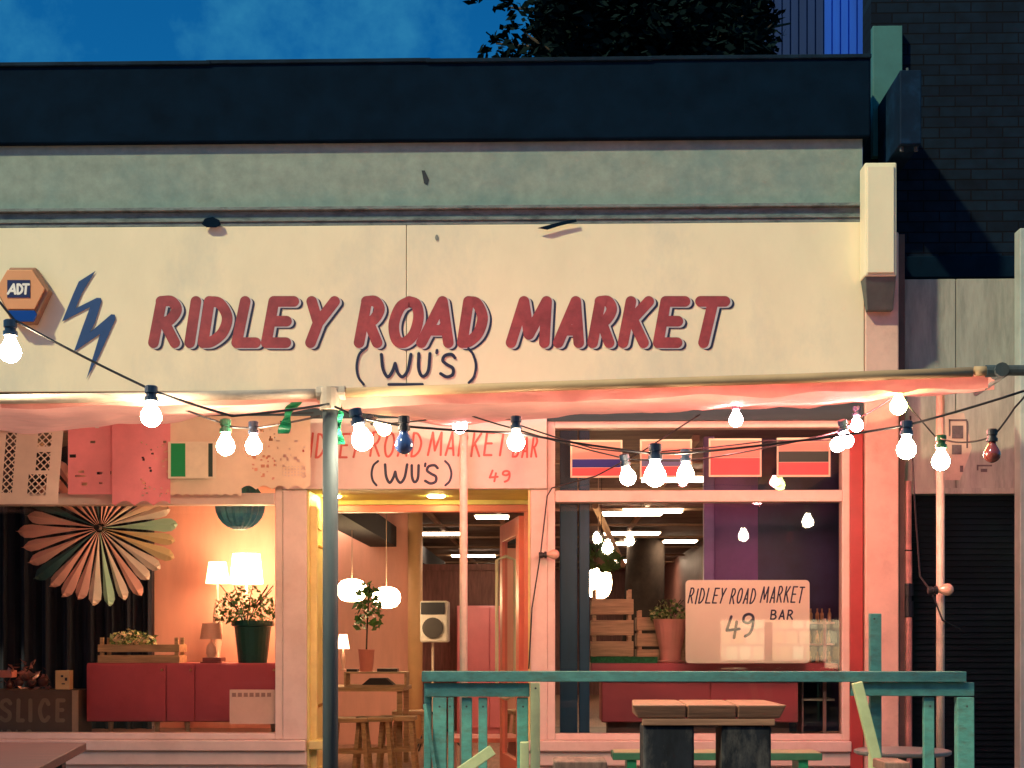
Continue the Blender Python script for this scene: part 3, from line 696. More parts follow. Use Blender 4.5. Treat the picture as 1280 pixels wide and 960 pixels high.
# string F: cable down the right of the doorway with a small bulb
sf = thing('string_light', at(690,692,-.1), 'cable running down the pink-lit door post with one small warm bulb', 'string light')
bulb(sf,693,693,6.5,-.10,'wo',black_m,dirv=(1,0,.05),label='small frosted bulb beside door post')
wire(sf, [at(875,518,-.3), at(800,566,-.3), at(745,595,-.2), at(690,610,-.06), at(684,620,-.05), at(676,690,-.06), at(665,760,-.05), at(661,836,-.05)], 0, .005)
# string G: loose cable with a single dead bulb at the shutter pole
sh = thing('string_light', at(1170,740,-1.0), 'dead pinkish bulb sticking out sideways from the pole before the shutter', 'string light')
bulb(sh,1184,737,8,-1.0,'wo',black_m,dirv=(1,0,.05))
wire(sh, [at(1138,520,-.4), at(1143,620,-.4), at(1150,720,-.8), at(1165,740,-1.0), at(1178,775,-1.0), at(1200,786,-.6)], .01, .006)
# green ribbons tied at the joint
def ribbon(pts, w, Y, label):
    q = MB(); P = crs([Vector((p[0],p[1],0)) for p in pts], 6); n = len(P)
    for i in range(n-1):
        wi = w*(.75+.25*math.sin(i*.5)); wj = w*(.75+.25*math.sin((i+1)*.5)); o1 = .02*math.sin(i*.9); o2 = .02*math.sin((i+1)*.9)
        q.prism([at(P[i].x-wi,P[i].y,Y+o1), at(P[i].x+wi,P[i].y,Y-o1), at(P[i+1].x+wj,P[i+1].y,Y-o2), at(P[i+1].x-wj,P[i+1].y,Y+o2)],(0,.002,0))
    o = one(q,'ribbon',greenp,label,'ribbon','green ribbons tied to the canopy rail'); return o
ribbon([(372,502),(362,512),(358,526),(354,542)],8,-2.9,'green plastic ribbon hanging left of the steel pole')
ribbon([(424,508),(424,525),(423,540),(427,555)],5,-3.0,'green plastic ribbon dangling at the right side of the steel pole')

# ================================================================== PAPER BUNTING
def papel(a,c,t,d,Y,m,hole,label,scal=0,tilt=0,nx=None):
    w = (c-a); h = (d-t); cs = 1.0; nx = int(w/cs); ny = int(h/cs); q = MB(); g = {}
    def pt(i,j):
        if (i,j) not in g:
            px = a+w*i/nx+tilt*(j/ny); py = t+h*j/ny
            if scal: py -= scal*(j/ny)**6*abs(math.sin(px*math.pi/scal/4))
            yy = Y+.014*math.sin(px*.06+j*.02)+.01*(j/ny)
            g[(i,j)] = len(q.v); q.v.append(at(px,py,yy))
        return g[(i,j)]
    for i in range(nx):
        for j in range(ny):
            if hole(i*cs, j*cs, w, h): continue
            q.f.append([pt(i,j+1),pt(i+1,j+1),pt(i+1,j),pt(i,j)]); q.mi.append(0)
    return one(q,'paper_flag',m,label,'paper flag','cut paper flags strung under the canopy')
def lat(cols):
    def f(x,y,w,h):
        for (x0,x1,y0,y1) in cols:
            if x0<x<x1 and y0<y<y1:
                u = (x+y)%9; v = (x-y)%9
                return u > 1.6 and v > 1.6
        return False
    return f
pk = mat('pink_tissue', (.84,.26,.28), .6, .12, 5); pc = mat('peach_tissue', (.82,.64,.52), .6, .1, 6); pe = mat('pale_tissue', (.80,.62,.44), .6, .1, 5)
papel(-14,80,528,630,-.22,pc,lat([(22,36,12,88),(62,80,12,30),(62,80,36,60),(54,78,64,92)]),'peach paper flag with diamond lattice cut-outs at the far left',0,-8)
rr_ = random.Random(5)
spots = [(rr_.uniform(4,60),rr_.uniform(6,84),rr_.uniform(1,2.6)) for _ in range(7)]
papel(85,152,527,618,-.24,pk,lambda x,y,w,h: (8<x<13 and 5<y<9) or (12<x<20 and 60<y<64) or (8<x<22 and 66<y<69) or any(abs(x-a)<r*1.6 and abs(y-c)<r*.7 for a,c,r in spots),'deep pink paper flag overlapping the lattice one')
sp2 = [(rr_.uniform(36,70),rr_.uniform(24,98),rr_.uniform(.8,2)) for _ in range(34)]
papel(140,213,525,632,-.27,pk,lambda x,y,w,h: any(abs(x-a)<r and abs(y-c)<r*.8 for a,c,r in sp2),'longest pink paper flag beneath the lit bulb',6)
sp3 = [(rr_.uniform(5,80),rr_.uniform(6,78),rr_.uniform(.7,2.2)) for _ in range(60)]
papel(302,388,520,612,-.24,pe,lambda x,y,w,h: any(abs(x-a)<r and abs(y-c)<r*.9 for a,c,r in sp3) or (50<x<80 and 62<y<78 and x%4>1.2 and y%4>1.2),'pale scalloped paper flag perforated with small holes beside the door sign',5)
papel(213,302,520,620,-.24,pe,lambda x,y,w,h: 0<0,'plain pale paper sheet behind the green striped flag',3)
b = MB(); b.tube([at(-40,520,-.24),at(150,524,-.24),at(300,518,-.24),at(392,516,-.24)],.004,6); one(b,'flag_line',black_m,'thin line holding the cut paper flags','line')

# country flags printed on card
def flag(a,c,t,d,Y,stripes,label,vert=False):
    f = thing('card_flag', at((a+c)/2,t,Y), label, 'flag', 'striped card flags hung in the window tops')
    q = MB(); q.bp(a,c,t,d,Y,.004); q.build('card', paper, f)
    for (u0,u1,m) in stripes:
        q = MB()
        if vert: q.bp(a+(c-a)*u0,a+(c-a)*u1,t+2.2,d-2.2,Y-.002,.0018)
        else: q.bp(a+2.2,c-2.2,t+(d-t)*u0,t+(d-t)*u1,Y-.002,.0018)
        q.build('stripe', m, f)
    return f
f_white_lit = mat('flag_white_pink_lit', (.80,.34,.26), .6, .05, 5); f_blue = mat('flag_blue', (.01,.02,.22), .6, .1, 5); f_red = mat('flag_red', (.70,.10,.11), .6, .08, 5); f_grn = mat('flag_green', (.0,.28,.08), .6, .05, 5); f_dk = mat('flag_dark', (.02,.05,.04), .6, .1, 5)  # the white stripe has pink light put into its colour
f_gry = mat('flag_faded_blue', (.12,.14,.28), .6, .1, 5)
flag(210,270,552,598,-.28,[(.06,.36,f_grn),(.38,.82,mat('flag_cream',(.82,.70,.5),.6)),(.84,.93,f_dk)],'green, cream and dark upright striped card flag over the left window',True)
flag(713,778,550,597,.012,[(.05,.5,f_white_lit),(.51,.73,f_blue),(.74,.95,f_red)],'card flag with a bold dark blue middle stripe, first from the door')
flag(800,865,549,597,.012,[(.05,.5,f_white_lit),(.51,.70,f_gry),(.71,.95,f_red)],'card flag with a faded blue stripe behind the hanging bulbs')
flag(886,952,548,596,.012,[(.05,.5,f_white_lit),(.51,.95,f_red)],'two-stripe pink-lit white and red card flag in the right window top')
flag(971,1038,547,596,.012,[(.05,.34,f_white_lit),(.35,.62,f_dk),(.63,.95,f_red)],'card flag with a black middle stripe nearest the red post')
# ================================================================== LEFT WINDOW DISPLAY
# folded paper fan
fan = thing('paper_fan', at(124,660,.3), 'large round folded paper fan in coral, green and yellow hanging in the left window', 'paper fan')
cols = {'c':mat('coral_paper',(.92,.52,.46),.6,.08,5),'d':mat('dark_teal_paper',(.03,.12,.14),.6,.1,5),'t':mat('mint_paper',(.45,.78,.60),.6,.08,5),'y':mat('yellow_paper',(.88,.72,.40),.6,.08,5),'p':mat('cream_pink_paper',(.93,.82,.72),.6,.08,5)}
seq = 'pytpcpctdccctcdccdccccpdcccccp'
seq = 'ptyyppcptpcccdccccdccccdccccpp'
n = len(seq); cc = at(124,660,.3); RR = 96/ppm(.3)
for i, s_ in enumerate(seq):
    a0 = -2*math.pi*i/n + .25; da = 2*math.pi/n*(.80+.22*random.random()); q = MB(); prof = [(.06,.25),(.3,.5),(.6,.8),(.85,1.0),(.95,.85),(1.0,.45),(1.03,0)]
    rs = RR*random.uniform(.9,1.06)
    for sgn in (-1,1):
        for (r0,w0),(r1,w1) in zip(prof[:-1],prof[1:]):
            def P(r,w,e): 
                a = a0+sgn*da*w*.5*e; return cc+Vector((math.cos(a)*r*rs, -.05*r*(1-e)-.012+.002*i, math.sin(a)*r*rs))
            q.face([P(r0,w0,0),P(r1,w1,0),P(r1,w1,1),P(r0,w0,1)])
    q.build('paper_fold', cols[s_], fan)
b = MB(); b.tube([cc+Vector((0,-.06,0)),cc+Vector((0,.01,0))],.02,12); b.tube([cc,cc+Vector((0,0,.8))],.002,5); b.build('hub', black_m, fan)
# blue paper ball
pb = thing('paper_ball', at(300,632,.45), 'blue honeycomb paper ball half hidden behind the left transom', 'paper ball')
c = at(300,632,.45); rb_ = 31/ppm(.45); b = MB()
for i in range(36):
    a = math.pi*2*i/36; P = [c+Vector((math.cos(a)*math.sin(t)*rb_*(1 if i%2 else .9), math.sin(a)*math.sin(t)*rb_*(1 if i%2 else .9), math.cos(t)*rb_)) for t in [math.pi*k/12 for k in range(13)]]
    a2 = math.pi*2*(i+1)/36; P2 = [c+Vector((math.cos(a2)*math.sin(t)*rb_*(.9 if i%2 else 1), math.sin(a2)*math.sin(t)*rb_*(.9 if i%2 else 1), math.cos(t)*rb_)) for t in [math.pi*k/12 for k in range(13)]]
    for k in range(12): b.face([P[k],P[k+1],P2[k+1],P2[k]])
b.build('ball', mat('blue_tissue', (.02,.20,.38), .6, .4, 14, dirt_shade=(.1,.45,.5), dscale=5, damt=.7), pb)
b = MB(); b.tube([c+Vector((0,0,rb_)),c+Vector((0,0,.5))],.002,5); b.build('cord', black_m, pb)
# curtain
b = MB(); xa = X(-260,1.35); xb = X(193,1.35); nn = 140
for i in range(nn):
    f = lambda k_: (xa+(xb-xa)*k_/nn, 1.30+.05*math.sin(k_*.8)+.02*math.sin(k_*2.3))
    (x0,y0),(x1,y1) = f(i),f(i+1)
    b.face([(x0,y0,.5),(x1,y1,.5),(x1,y1,RZ-.02),(x0,y0,RZ-.02)])
one(b,'curtain',curtain,'dark floor-length curtain behind the paper fan in the left window','curtain',smooth=True)
# sideboard
def cab(a,c,t,d,Y,dep,name,label,gaps,legs,m=redlac):
    o = thing(name, at((a+c)/2,d,Y), label, 'cabinet')
    x0,x1 = X(a,Y),X(c,Y); z0,z1 = Z(d,Y),Z(t,Y)
    q = MB(); q.box(x0,x1,Y+.012,Y+dep,z0,z1); q.build('carcass', m, o, bevel=.006)
    gs = [x0]+[X(g,Y) for g in gaps]+[x1]
    for g0,g1 in zip(gs[:-1],gs[1:]):
        q = MB(); q.box(g0+.004,g1-.004,Y-.008,Y+.011,z0+.006,z1-.012); dr = q.build('door', m, o, bevel=.003)
        if legs:
            q = MB(); q.lathe([(.006,0),(.010,.006),(.006,.016)],(g1-.03,Y-.009,z1-.05),8,(0,-1,0)); q.build('knob', mat('brass_knob',(.7,.5,.25),.3,.1,5,metal=.7), dr)
    for lx in legs:
        q = MB(); q.tube([(X(lx,Y),Y+.05,.5),(X(lx,Y),Y+.05,z0)],[.014,.022],8); q.build('leg', pine, o)
    return o, z1
lc, ztop = cab(108,348,829,903,.45,.45,'red_sideboard','low red sideboard with three doors in the left window',[208,244],(136,194,232,340))
# flower crate on sideboard
def slatbox(parent, x0,x1,y0,y1,z0,z1, rows, m, gap=.25):
    h = (z1-z0)/rows
    for r_ in range(rows):
        a = z0+h*r_+.002; c_ = a+h*(1-gap)
        q = MB(); q.box(x0,x1,y0,y0+.012,a,c_); q.box(x0,x1,y1-.012,y1,a,c_); q.box(x0,x0+.012,y0+.013,y1-.013,a,c_); q.box(x1-.012,x1,y0+.013,y1-.013,a,c_)
        q.build('slat', m, parent, bevel=.002)
    q = MB()
    for (xx,yy) in ((x0+.013,y0+.013),(x1-.038,y0+.013),(x0+.013,y1-.038),(x1-.038,y1-.038)): q.box(xx,xx+.025,yy,yy+.025,z0,z1+.03)
    q.build('corner_post', m, parent)
    q = MB(); q.box(x0+.013,x1-.013,y0+.013,y1-.013,z0+.004,z0+.014); q.build('base', m, parent)
def plantmesh(c, rx, rz, n, s, m, parent, name='leaves', stems=0, seed=1, ms=None):
    r_ = random.Random(seed); q = MB()
    for i in range(n):
        a = r_.uniform(0,6.28); rad = math.sqrt(r_.random()); p = Vector(c)+Vector((math.cos(a)*rx*rad, math.sin(a)*rx*rad*.7, r_.uniform(0,1)*rz*(1.1-.6*rad)))
        t = Vector((r_.uniform(-1,1),r_.uniform(-1,1),r_.uniform(-.3,1))).normalized(); u = t.cross(Vector((r_.uniform(-1,1),r_.uniform(-1,1),r_.uniform(-1,1)))).normalized(); ss = s*r_.uniform(.6,1.3)
        q.m = r_.randrange(len(ms)) if ms else 0
        q.face([p-t*ss,p-u*ss*.5,p+t*ss,p+u*ss*.5])
    o = q.build(name, ms or m, parent)
    if stems:
        q = MB()
        for i in range(stems):
            a = r_.uniform(0,6.28); e = Vector(c)+Vector((math.cos(a)*rx*.8, math.sin(a)*rx*.5, rz*r_.uniform(.5,1))); q.tube([Vector(c)-Vector((0,0,.03)), (Vector(c)+e)/2+Vector((0,0,.02)), e], .0035, 5)
        q.build('stem', bark, parent)
    return o
lf = mat('green_leaves', (.10,.22,.06), .5, .4, 20); lf2 = mat('pale_leaves', (.45,.50,.22), .5, .3, 20); fl = mat('cream_petals', (.80,.62,.42), .6, .2, 20)
fc = thing('flower_crate', at(168,829,.5), 'small slatted crate of cream flowers standing on the red sideboard', 'planter')
slatbox(fc, X(122,.5),X(224,.5),.5,.72,Z(829,.5),Z(802,.5),2,pine,.3)
plantmesh((X(166,.6),.6,Z(806,.6)),.17,.13,320,.022,None,fc,'flowers',0,4,[fl,lf2,lf])
# potted shrub
pt = thing('potted_shrub', at(316,829,.55), 'leafy shrub in a dark green pot at the right end of the sideboard', 'potted plant')
b = MB(); cx_ = X(316,.62); z0 = Z(829,.62); zz = Z(776,.62); h = zz-z0
b.lathe([(.105,0),(.135,h*.86),(.155,h*.88),(.158,h),(.14,h),(.13,h*.9)],(cx_,.62,z0),24); b.build('pot', mat('dark_green_glaze',(.01,.07,.06),.3,.2,5), pt, smooth=False)
plantmesh((cx_-.05,.62,zz-.02),.25,.30,620,.020,None,pt,'leaves',14,9,[lf,lf,mat('olive_leaves',(.12,.13,.05),.5,.4,20)])
# small objects and lamps
def tlamp(px, t, d, w0, w1, base, Y, label, e=lamp_e, rb=.05):
    o = thing('table_lamp', at(px,base,Y), label, 'lamp'); x = X(px,Y); k_ = ppm(Y)
    q = MB(); q.tube([(x,Y,Z(d,Y)),(x,Y,Z(t,Y))],[w1/k_,w0/k_],20,cap=False); q.build('lamp_shade', e, o, smooth=True)
    q = MB(); zb = Z(base,Y); zt_ = Z(d,Y)+.02; hh = zt_-zb
    q.lathe([(rb,0),(rb,.01),(rb*.3,.02),(rb*.8,hh*.35),(rb*.7,hh*.6),(.008,hh*.8),(.008,hh)],(x,Y,zb),16); q.build('base', mat('ceramic_base',(.7,.42,.33),.3,.1,5), o, smooth=True); return o
tlamp(308,692,729,17,21,829,.95,'bright cream drum table lamp glowing behind the shrub',rb=.06)
tlamp(272,702,729,11,15,829,1.2,'smaller dimmer lamp just left of the bright drum lamp',emis('dim_shade',(1,.55,.25),5),rb=.05)
tl = tlamp(264,779,799,11,14,828,.6,'small pink lamp shape with round base, standing in for a reflection in the glass',mat('pink_shade',(.78,.40,.30),.6,.1,5),rb=.05)  # lamp reflection in the pane, modelled as a solid object
b = MB(); b.bp(253,276,822,827,.48,.16); b.bp(250,272,827.2,828.8,.48,.14); one(b,'book',mat('dark_red_cover',(.25,.05,.05),.5),'thin dark red book lying on the sideboard','book',bevel=.002)
# notice on the glass
nt_ = thing('paper_notice', at(316,906,.02), 'small square paper notice stuck low in the left window', 'notice')
b = MB(); b.bp(287,345,862,905,.012,.003); b.build('sheet', mat('notice_paper',(.62,.40,.30),.6,.1,6), nt_)
b = MB(); x=290
for k_ in range(7): b.bp(x,x+5,866,871,.009,.002); x+=7.3
b.build('print', mat('notice_ink',(.30,.16,.12),.6), nt_)
# cardboard box with lettering
sb_ = thing('cardboard_box', at(45,922,.3), 'printed cardboard box with big capitals at the far left of the window', 'box')
b = MB(); b.bp(-40,93,863,930,.3,.4); cbx = b.build('carton', mat('grey_brown_card',(.17,.11,.085),.7,.15,6), sb_, bevel=.004)
b = MB(); b.bp(90,97,863,930,.29,.02); b.build('edge', mat('pale_edge',(.6,.42,.3),.7,.15,6), sb_)
k = Ink(.297); 
for c_,a,d_ in (('S',-2,16),('L',20,31),('I',33,43),('C',47,63),('E',69,82)): k.glyph(c_,a,d_,873,903,5.0)
for c_,a,d_ in (('G',-12,-3),('I',-1,5),('R',8,16),('L',19,26),('S',31,41)): k.glyph(c_,a,d_,912,930,2.6)
k.build('lettering', mat('box_print',(.34,.25,.18),.7,.15,9), sb_)
bg = thing('wrapped_bundle', at(38,862,.36), 'crumpled clear-wrapped bundle lying on the printed cardboard box', 'bundle')
r_ = random.Random(2); cel = mat('crumpled_film',(.45,.20,.18),.15,.5,14,coat=.6)
b = MB(); base = at(38,858,.42)
for i in range(60):
    px = r_.uniform(4,62); py = r_.uniform(838,861) if not 18<px<52 else r_.uniform(826,861)
    p = at(px,py,r_.uniform(.34,.5)); t=[p+Vector((r_.uniform(-.05,.05),r_.uniform(-.03,.03),r_.uniform(-.03,.035))) for _ in range(3)]
    b.face(t)
b.build('film', cel, bg)
b = MB()
for (px,py,rr) in ((12,856,.03),(24,853,.035),(40,853,.035),(54,852,.04),(33,846,.03)): b.lathe([(rr*.3,-rr),(rr*.8,-rr*.6),(rr,0),(rr*.8,rr*.6),(rr*.3,rr)],at(px,py,.43),12)
b.build('fruit', mat('dull_fruit',(.18,.06,.05),.4,.3,9), bg, smooth=True)
b = MB(); b.bp(69,87,838,862,.33,.08); dr=one(b,'small_carton',mat('yellow_card',(.80,.55,.30),.6,.1,5),'small pale yellow carton standing on the cardboard box','carton',bevel=.003)
b = MB(); b.bp(76,79,844,846.5,.328,.0015); b.bp(81,84,847,851,.328,.0015); b.bp(77,81,854,855.5,.328,.0015); b.build('print', blue_ink, dr)
b = MB(); b.bp(-20,15,838,847,.36,.1); one(b,'pink_packet',mat('pink_packet',(.75,.25,.2),.5),'flat pink packet at the left window edge above the carton','packet',bevel=.003)

# ================================================================== RIGHT WINDOW DISPLAY
rc, _ = cab(752,998,851,903,.5,.45,'red_counter','wide red counter cabinet in the right window',[888],())
x0,x1 = X(739,.45),X(1048,.45)
b = MB(); b.box(x0,x1,.44,1.0,Z(850,.45),Z(829,.45)); b.build('counter_top', redlac, rc, bevel=.006)
b = MB(); b.box(X(752,.5)+.05,X(998,.5)-.05,.6,.9,.5,Z(903,.5)); b.build('plinth', mat('brown_plinth',(.2,.09,.07),.6,.3,6), rc)
zc_ = Z(829,.45)+.001
b = MB(); b.box(X(739,.47),X(822,.47),.46,.8,zc_,zc_+.045); one(b,'grass_mat',mat('artificial_grass',(.02,.16,.06),.9,.5,60,bump=.8),'strip of dark green artificial grass under the wooden crates','mat')
zg = zc_+.046
c1 = thing('wooden_crate', (X(770,.55),.6,zg), 'tall slatted wooden crate in the right window beside the blue column', 'crate', 'slatted crates in the right window')
slatbox(c1, X(739,.5),X(792,.5),.5,.78,zg,Z(742,.5),3,pine,.28)
c2 = thing('wooden_crate', (X(830,.62),.7,zg), 'lower slatted wooden crate to the right of the tall one behind the plant pot', 'crate', 'slatted crates in the right window')
slatbox(c2, X(796,.62),X(862,.62),.62,.86,zc_,Z(768,.62),3,pine,.2)
pp_ = thing('potted_herb', (X(838,.5),.55,zc_), 'bushy green herb in a pink pot beside the window placard', 'potted plant')
b = MB(); cx_=X(838,.56); hh = Z(774,.56)-zc_
b.lathe([(.10,0),(.115,.012),(.075,.02),(.08,hh*.3),(.125,hh*.96),(.132,hh),(.11,hh),(.10,hh*.9)],(cx_,.56,zc_),24); b.build('pot', mat('pink_glaze',(.78,.34,.28),.35,.1,5), pp_)
plantmesh((cx_-.01,.56,zc_+hh-.01),.14,.17,260,.02,None,pp_,'leaves',8,12,[lf,lf2])
# shelving with bottles, added in place of a window reflection near the post
sv = thing('reflection_shelf', (X(1025,.7),.75,.5), 'narrow white shelf unit with small goods, standing in for a reflection, near the red post', 'shelf')
b = MB(); 
for z_ in (.75,1.0,1.16,1.32): b.box(X(1005,.7),X(1044,.7),.72,.95,z_,z_+.015)
b.build('shelf_board', mat('shelf_white',(.7,.6,.5),.5), sv)
b = MB(); b.box(X(1029,.7),X(1033,.7),.70,.72,.5,1.36); b.box(X(1003,.7),X(1005,.7),.72,.95,.5,1.36); b.build('upright', mat('shelf_upright',(.55,.36,.36),.5), sv)
b = MB(); r_=random.Random(8)
for z_ in (1.015,1.175,1.335):
    for i in range(5):
        xx = X(1009+i*7.5,.7); b.lathe([(.013,0),(.014,.06),(.006,.075),(.006,.10)],(xx,.80+r_.uniform(-.04,.04),z_),8)
b.build('bottle', mat('bottle_mix',(.55,.42,.22),.3,.6,18), sv)

# ================================================================== HALL INTERIOR
def strip(px, py, wpx, k_, label):
    d = (RZ-.06-1.2)*F/(HOR-py); Y = d-10; o = thing('strip_light', (X(px,Y),Y,RZ-.06), label, 'ceiling light', 'strip lights on the hall ceiling')
    w = wpx/(F/d); q = MB(); q.box(X(px,Y)-w/2,X(px,Y)+w/2,Y-.16,Y+.16,RZ-.085,RZ-.077+.02); q.build('diffuser', strip_e, o)
    q = MB(); q.box(X(px,Y)-w/2-.02,X(px,Y)+w/2+.02,Y-.18,Y+.18,RZ-.064,RZ-.0525); q.build('housing', mat('fitting_white',(.6,.5,.4),.5), o); return o
strip(540,666,72,0,'wide strip light centred in the view through the doorway'); strip(592,694,54,0,'strip light further back above the doorway pole'); strip(628,709,38,0,'farthest strip light near the open door leaf')
strip(455,657,60,0,'strip light near the top left of the door opening'); strip(790,641,74,0,'strip light highest in the right window view'); strip(790,666,68,0,'second strip light in the right window view')
strip(850,676,40,0,'short strip light left of the violet column'); strip(800,700,50,0,'low strip light seen over the crates'); strip(615,645,40,0,'strip light close behind the door head on the right')
for X_ in (-4.6,-2.6,1.2):  # extra rows of strip lights added to brighten the hall
    for Y_ in (3.2,6.4,12.0,17.0):
        o = thing('strip_light', (X_,Y_,RZ-.06), '%s added ceiling strip light in the %s hall row from the windows' % ({-4.6:'leftmost',-2.6:'second from left',1.2:'rightmost'}[X_], {3.2:'first',6.4:'second',12.0:'third',17.0:'fourth'}[Y_]), 'ceiling light', 'strip lights on the hall ceiling')
        q = MB(); q.box(X_-.33,X_+.33,Y_-.08,Y_+.08,RZ-.10,RZ-.066); q.build('diffuser', strip_e, o)
        q = MB(); q.box(X_-.35,X_+.35,Y_-.10,Y_+.10,RZ-.064,RZ-.0525); q.build('housing', MATS['fitting_white'], o)
b = MB(); b.tube([at(744,632,2.2),at(779,706,6.0)],.03,8); one(b,'conduit',mat('pale_conduit',(.6,.42,.28),.5),'pale slanting conduit under the hall ceiling left of the violet column','pipe')
hpz = thing('hanging_plant', at(752,690,1.6), 'trailing leafy plant hanging above the tall crate in the right window', 'potted plant')
pz = at(752,694,1.6); plantmesh(pz-Vector((0,0,.12)),.16,.26,170,.05,lf,hpz,'leaves',6,33)
b = MB(); b.lathe([(.05,0),(.08,.09),(.085,.1),(.07,.1)],pz-Vector((0,0,.08)),16); b.build('pot', mat('plain_pot',(.3,.2,.15),.6), hpz)
b = MB(); b.tube([pz,(pz.x,pz.y,RZ)],.003,5); b.build('cord', black_m, hpz)
# pendants
def pend(px,py,rx,ry,Y,label):
    o = thing('pendant_lamp', at(px,py,Y), label, 'lamp', 'oval pendant lamps in the hall'); k_=ppm(Y); a=rx/k_; c_=ry/k_; C_=at(px,py,Y)
    q = MB(); q.lathe([(a*.35,-c_),(a*.7,-c_*.85),(a*.93,-c_*.45),(a,0),(a*.93,c_*.45),(a*.7,c_*.85),(a*.35,c_)],C_,24); q.build('lamp_shade', pend_e, o, smooth=True)
    q = MB(); q.tube([C_+Vector((0,0,c_)),(C_.x,C_.y,RZ-.08)],.004,6); q.build('cord', mat('pale_cord',(.5,.35,.25),.5), o); return o
pend(440,738,19,14,4.0,'left oval pendant lamp glowing through the doorway'); pend(483,747,18,13,4.5,'right oval pendant lamp glowing through the doorway, slightly lower')
pend(748,728,17,20,2.6,'pendant lamp glowing above the tall crate in the right window')
# speaker on stand
spk = thing('loudspeaker', at(543,860,5), 'black and white loudspeaker on a thin stand at the back of the hall', 'speaker')
b = MB(); b.bp(525,560,751,803,5,.3); b.build('cabinet', mat('speaker_grey',(.62,.58,.52),.5), spk, bevel=.02)
b = MB(); b.bp(526,556,753,768,4.985,.014); b.build('horn', black_m, spk, bevel=.004)
b = MB(); b.lathe([(.085,0),(.11,.005),(.11,.012),(.085,.014)],at(541,785,4.995),24,(0,-1,0)); b.lathe([(.11,0),(.02,.006)],at(541,785,4.993),24,(0,-1,0)); b.build('woofer', mat('woofer_grille',(.05,.045,.045),.5), spk)
b = MB(); b.tube([at(541,803,5.1),(X(541,5.1),5.1,0.02)],.014,8); b.build('stand_pole', palepipe, spk)
b = MB()
for a in (0,2.1,4.2): b.tube([(X(541,5.1),5.1,.45),(X(541,5.1)+.35*math.cos(a),5.1+.35*math.sin(a),.01)],.01,6)
b.build('leg', black_m, spk)
# tall table with tray, plant, stools
tb = thing('wooden_table', (X(468,3.5),3.6,0), 'plain wooden table in the hall seen through the doorway', 'table')
b = MB(); b.box(X(400,3.5),X(506,3.5),3.4,4.2,.72,.76); b.build('tabletop', pine, tb, bevel=.005)
for (px,yy) in ((405,3.48),(500,3.48),(405,4.1),(500,4.1)):
    b = MB(); b.box(X(px,3.5)-.025,X(px,3.5)+.025,yy-.025,yy+.025,0,.719); b.build('leg', pine, tb)
tr_ = thing('wooden_tray', (X(468,3.6),3.6,.761), 'open-fronted wooden tray box on the hall table', 'tray')
b = MB(); b.box(X(430,3.5),X(508,3.5),3.5,3.8,.762,.775); b.box(X(430,3.5),X(508,3.5),3.5,3.8,.885,.90); b.box(X(430,3.5),X(430,3.5)+.02,3.5,3.8,.776,.884); b.box(X(508,3.5)-.02,X(508,3.5),3.5,3.8,.776,.884); b.build('box', pine, tr_, bevel=.003)
b = MB(); b.prism([(X(452,3.52),3.52,.777),(X(492,3.52),3.52,.777),(X(482,3.52),3.52,.84),(X(462,3.52),3.52,.84)],(0,.2,0)); b.build('napkin_stack', black_m, tr_)
hp = thing('potted_palm', (X(458,3.65),3.65,.901), 'tall thin plant in a pink pot standing on the wooden tray', 'potted plant')
b = MB(); b.lathe([(.06,0),(.078,.2),(.08,.21),(.07,.21),(.068,.19)],(X(458,3.65),3.65,.901),20); b.build('pot', mat('coral_pot',(.75,.25,.2),.4,.1,5), hp)
b = MB(); xx = X(458,3.65); b.tube([(xx,3.65,1.08),(xx+.01,3.65,1.4),(xx+.03,3.65,1.75)],.008,6); b.build('stem', bark, hp)
plantmesh((xx+.02,3.65,1.3),.13,.55,120,.045,lf,hp,'leaves',0,21)
b = MB(); b.box(X(434,3.6),X(447,3.6),3.55,3.7,.901,.925); b.box(X(472,3.6),X(497,3.6),3.55,3.7,.901,.93); one(b,'dark_dish',black_m,'low black dishes on top of the wooden tray','dish')
tlamp(429,793,811,5,8,838,4.0,'tiny cream table lamp half hidden behind the steel pole',emis('tiny_shade',(1,.62,.35),3.5),rb=.03)
st = thing('wooden_stool', (0,0,0), 'wooden stool in front of the hall table', 'stool', 'wooden stools along the hall table')
b = MB(); b.box(-.17,.17,-.15,.15,.46,.50); b.build('seat', pine, st, bevel=.006)
for sx in (-1,1):
    for sy in (-1,1):
        b = MB(); b.bar((sx*.17,sy*.15,0),(sx*.13,sy*.11,.46),.035,.035); b.build('leg', pine, st)
b = MB(); b.box(-.14,.14,-.142,-.118,.18,.21); b.box(-.14,.14,.118,.142,.18,.21); b.build('rung', pine, st)
labs = ['wooden stool beside the steel pole, left end of hall table','wooden stool before the middle of the hall table','wooden stool at the right end of hall table by the orange column','wooden stool standing farther right behind the teal railing']
for i,(px,Y) in enumerate(((438,3.0),(468,3.1),(497,3.25),(513,4.3))):
    o = st if i == 0 else copy_tree(st); o.location = (X(px,Y),Y,0); o['label'] = labs[i]
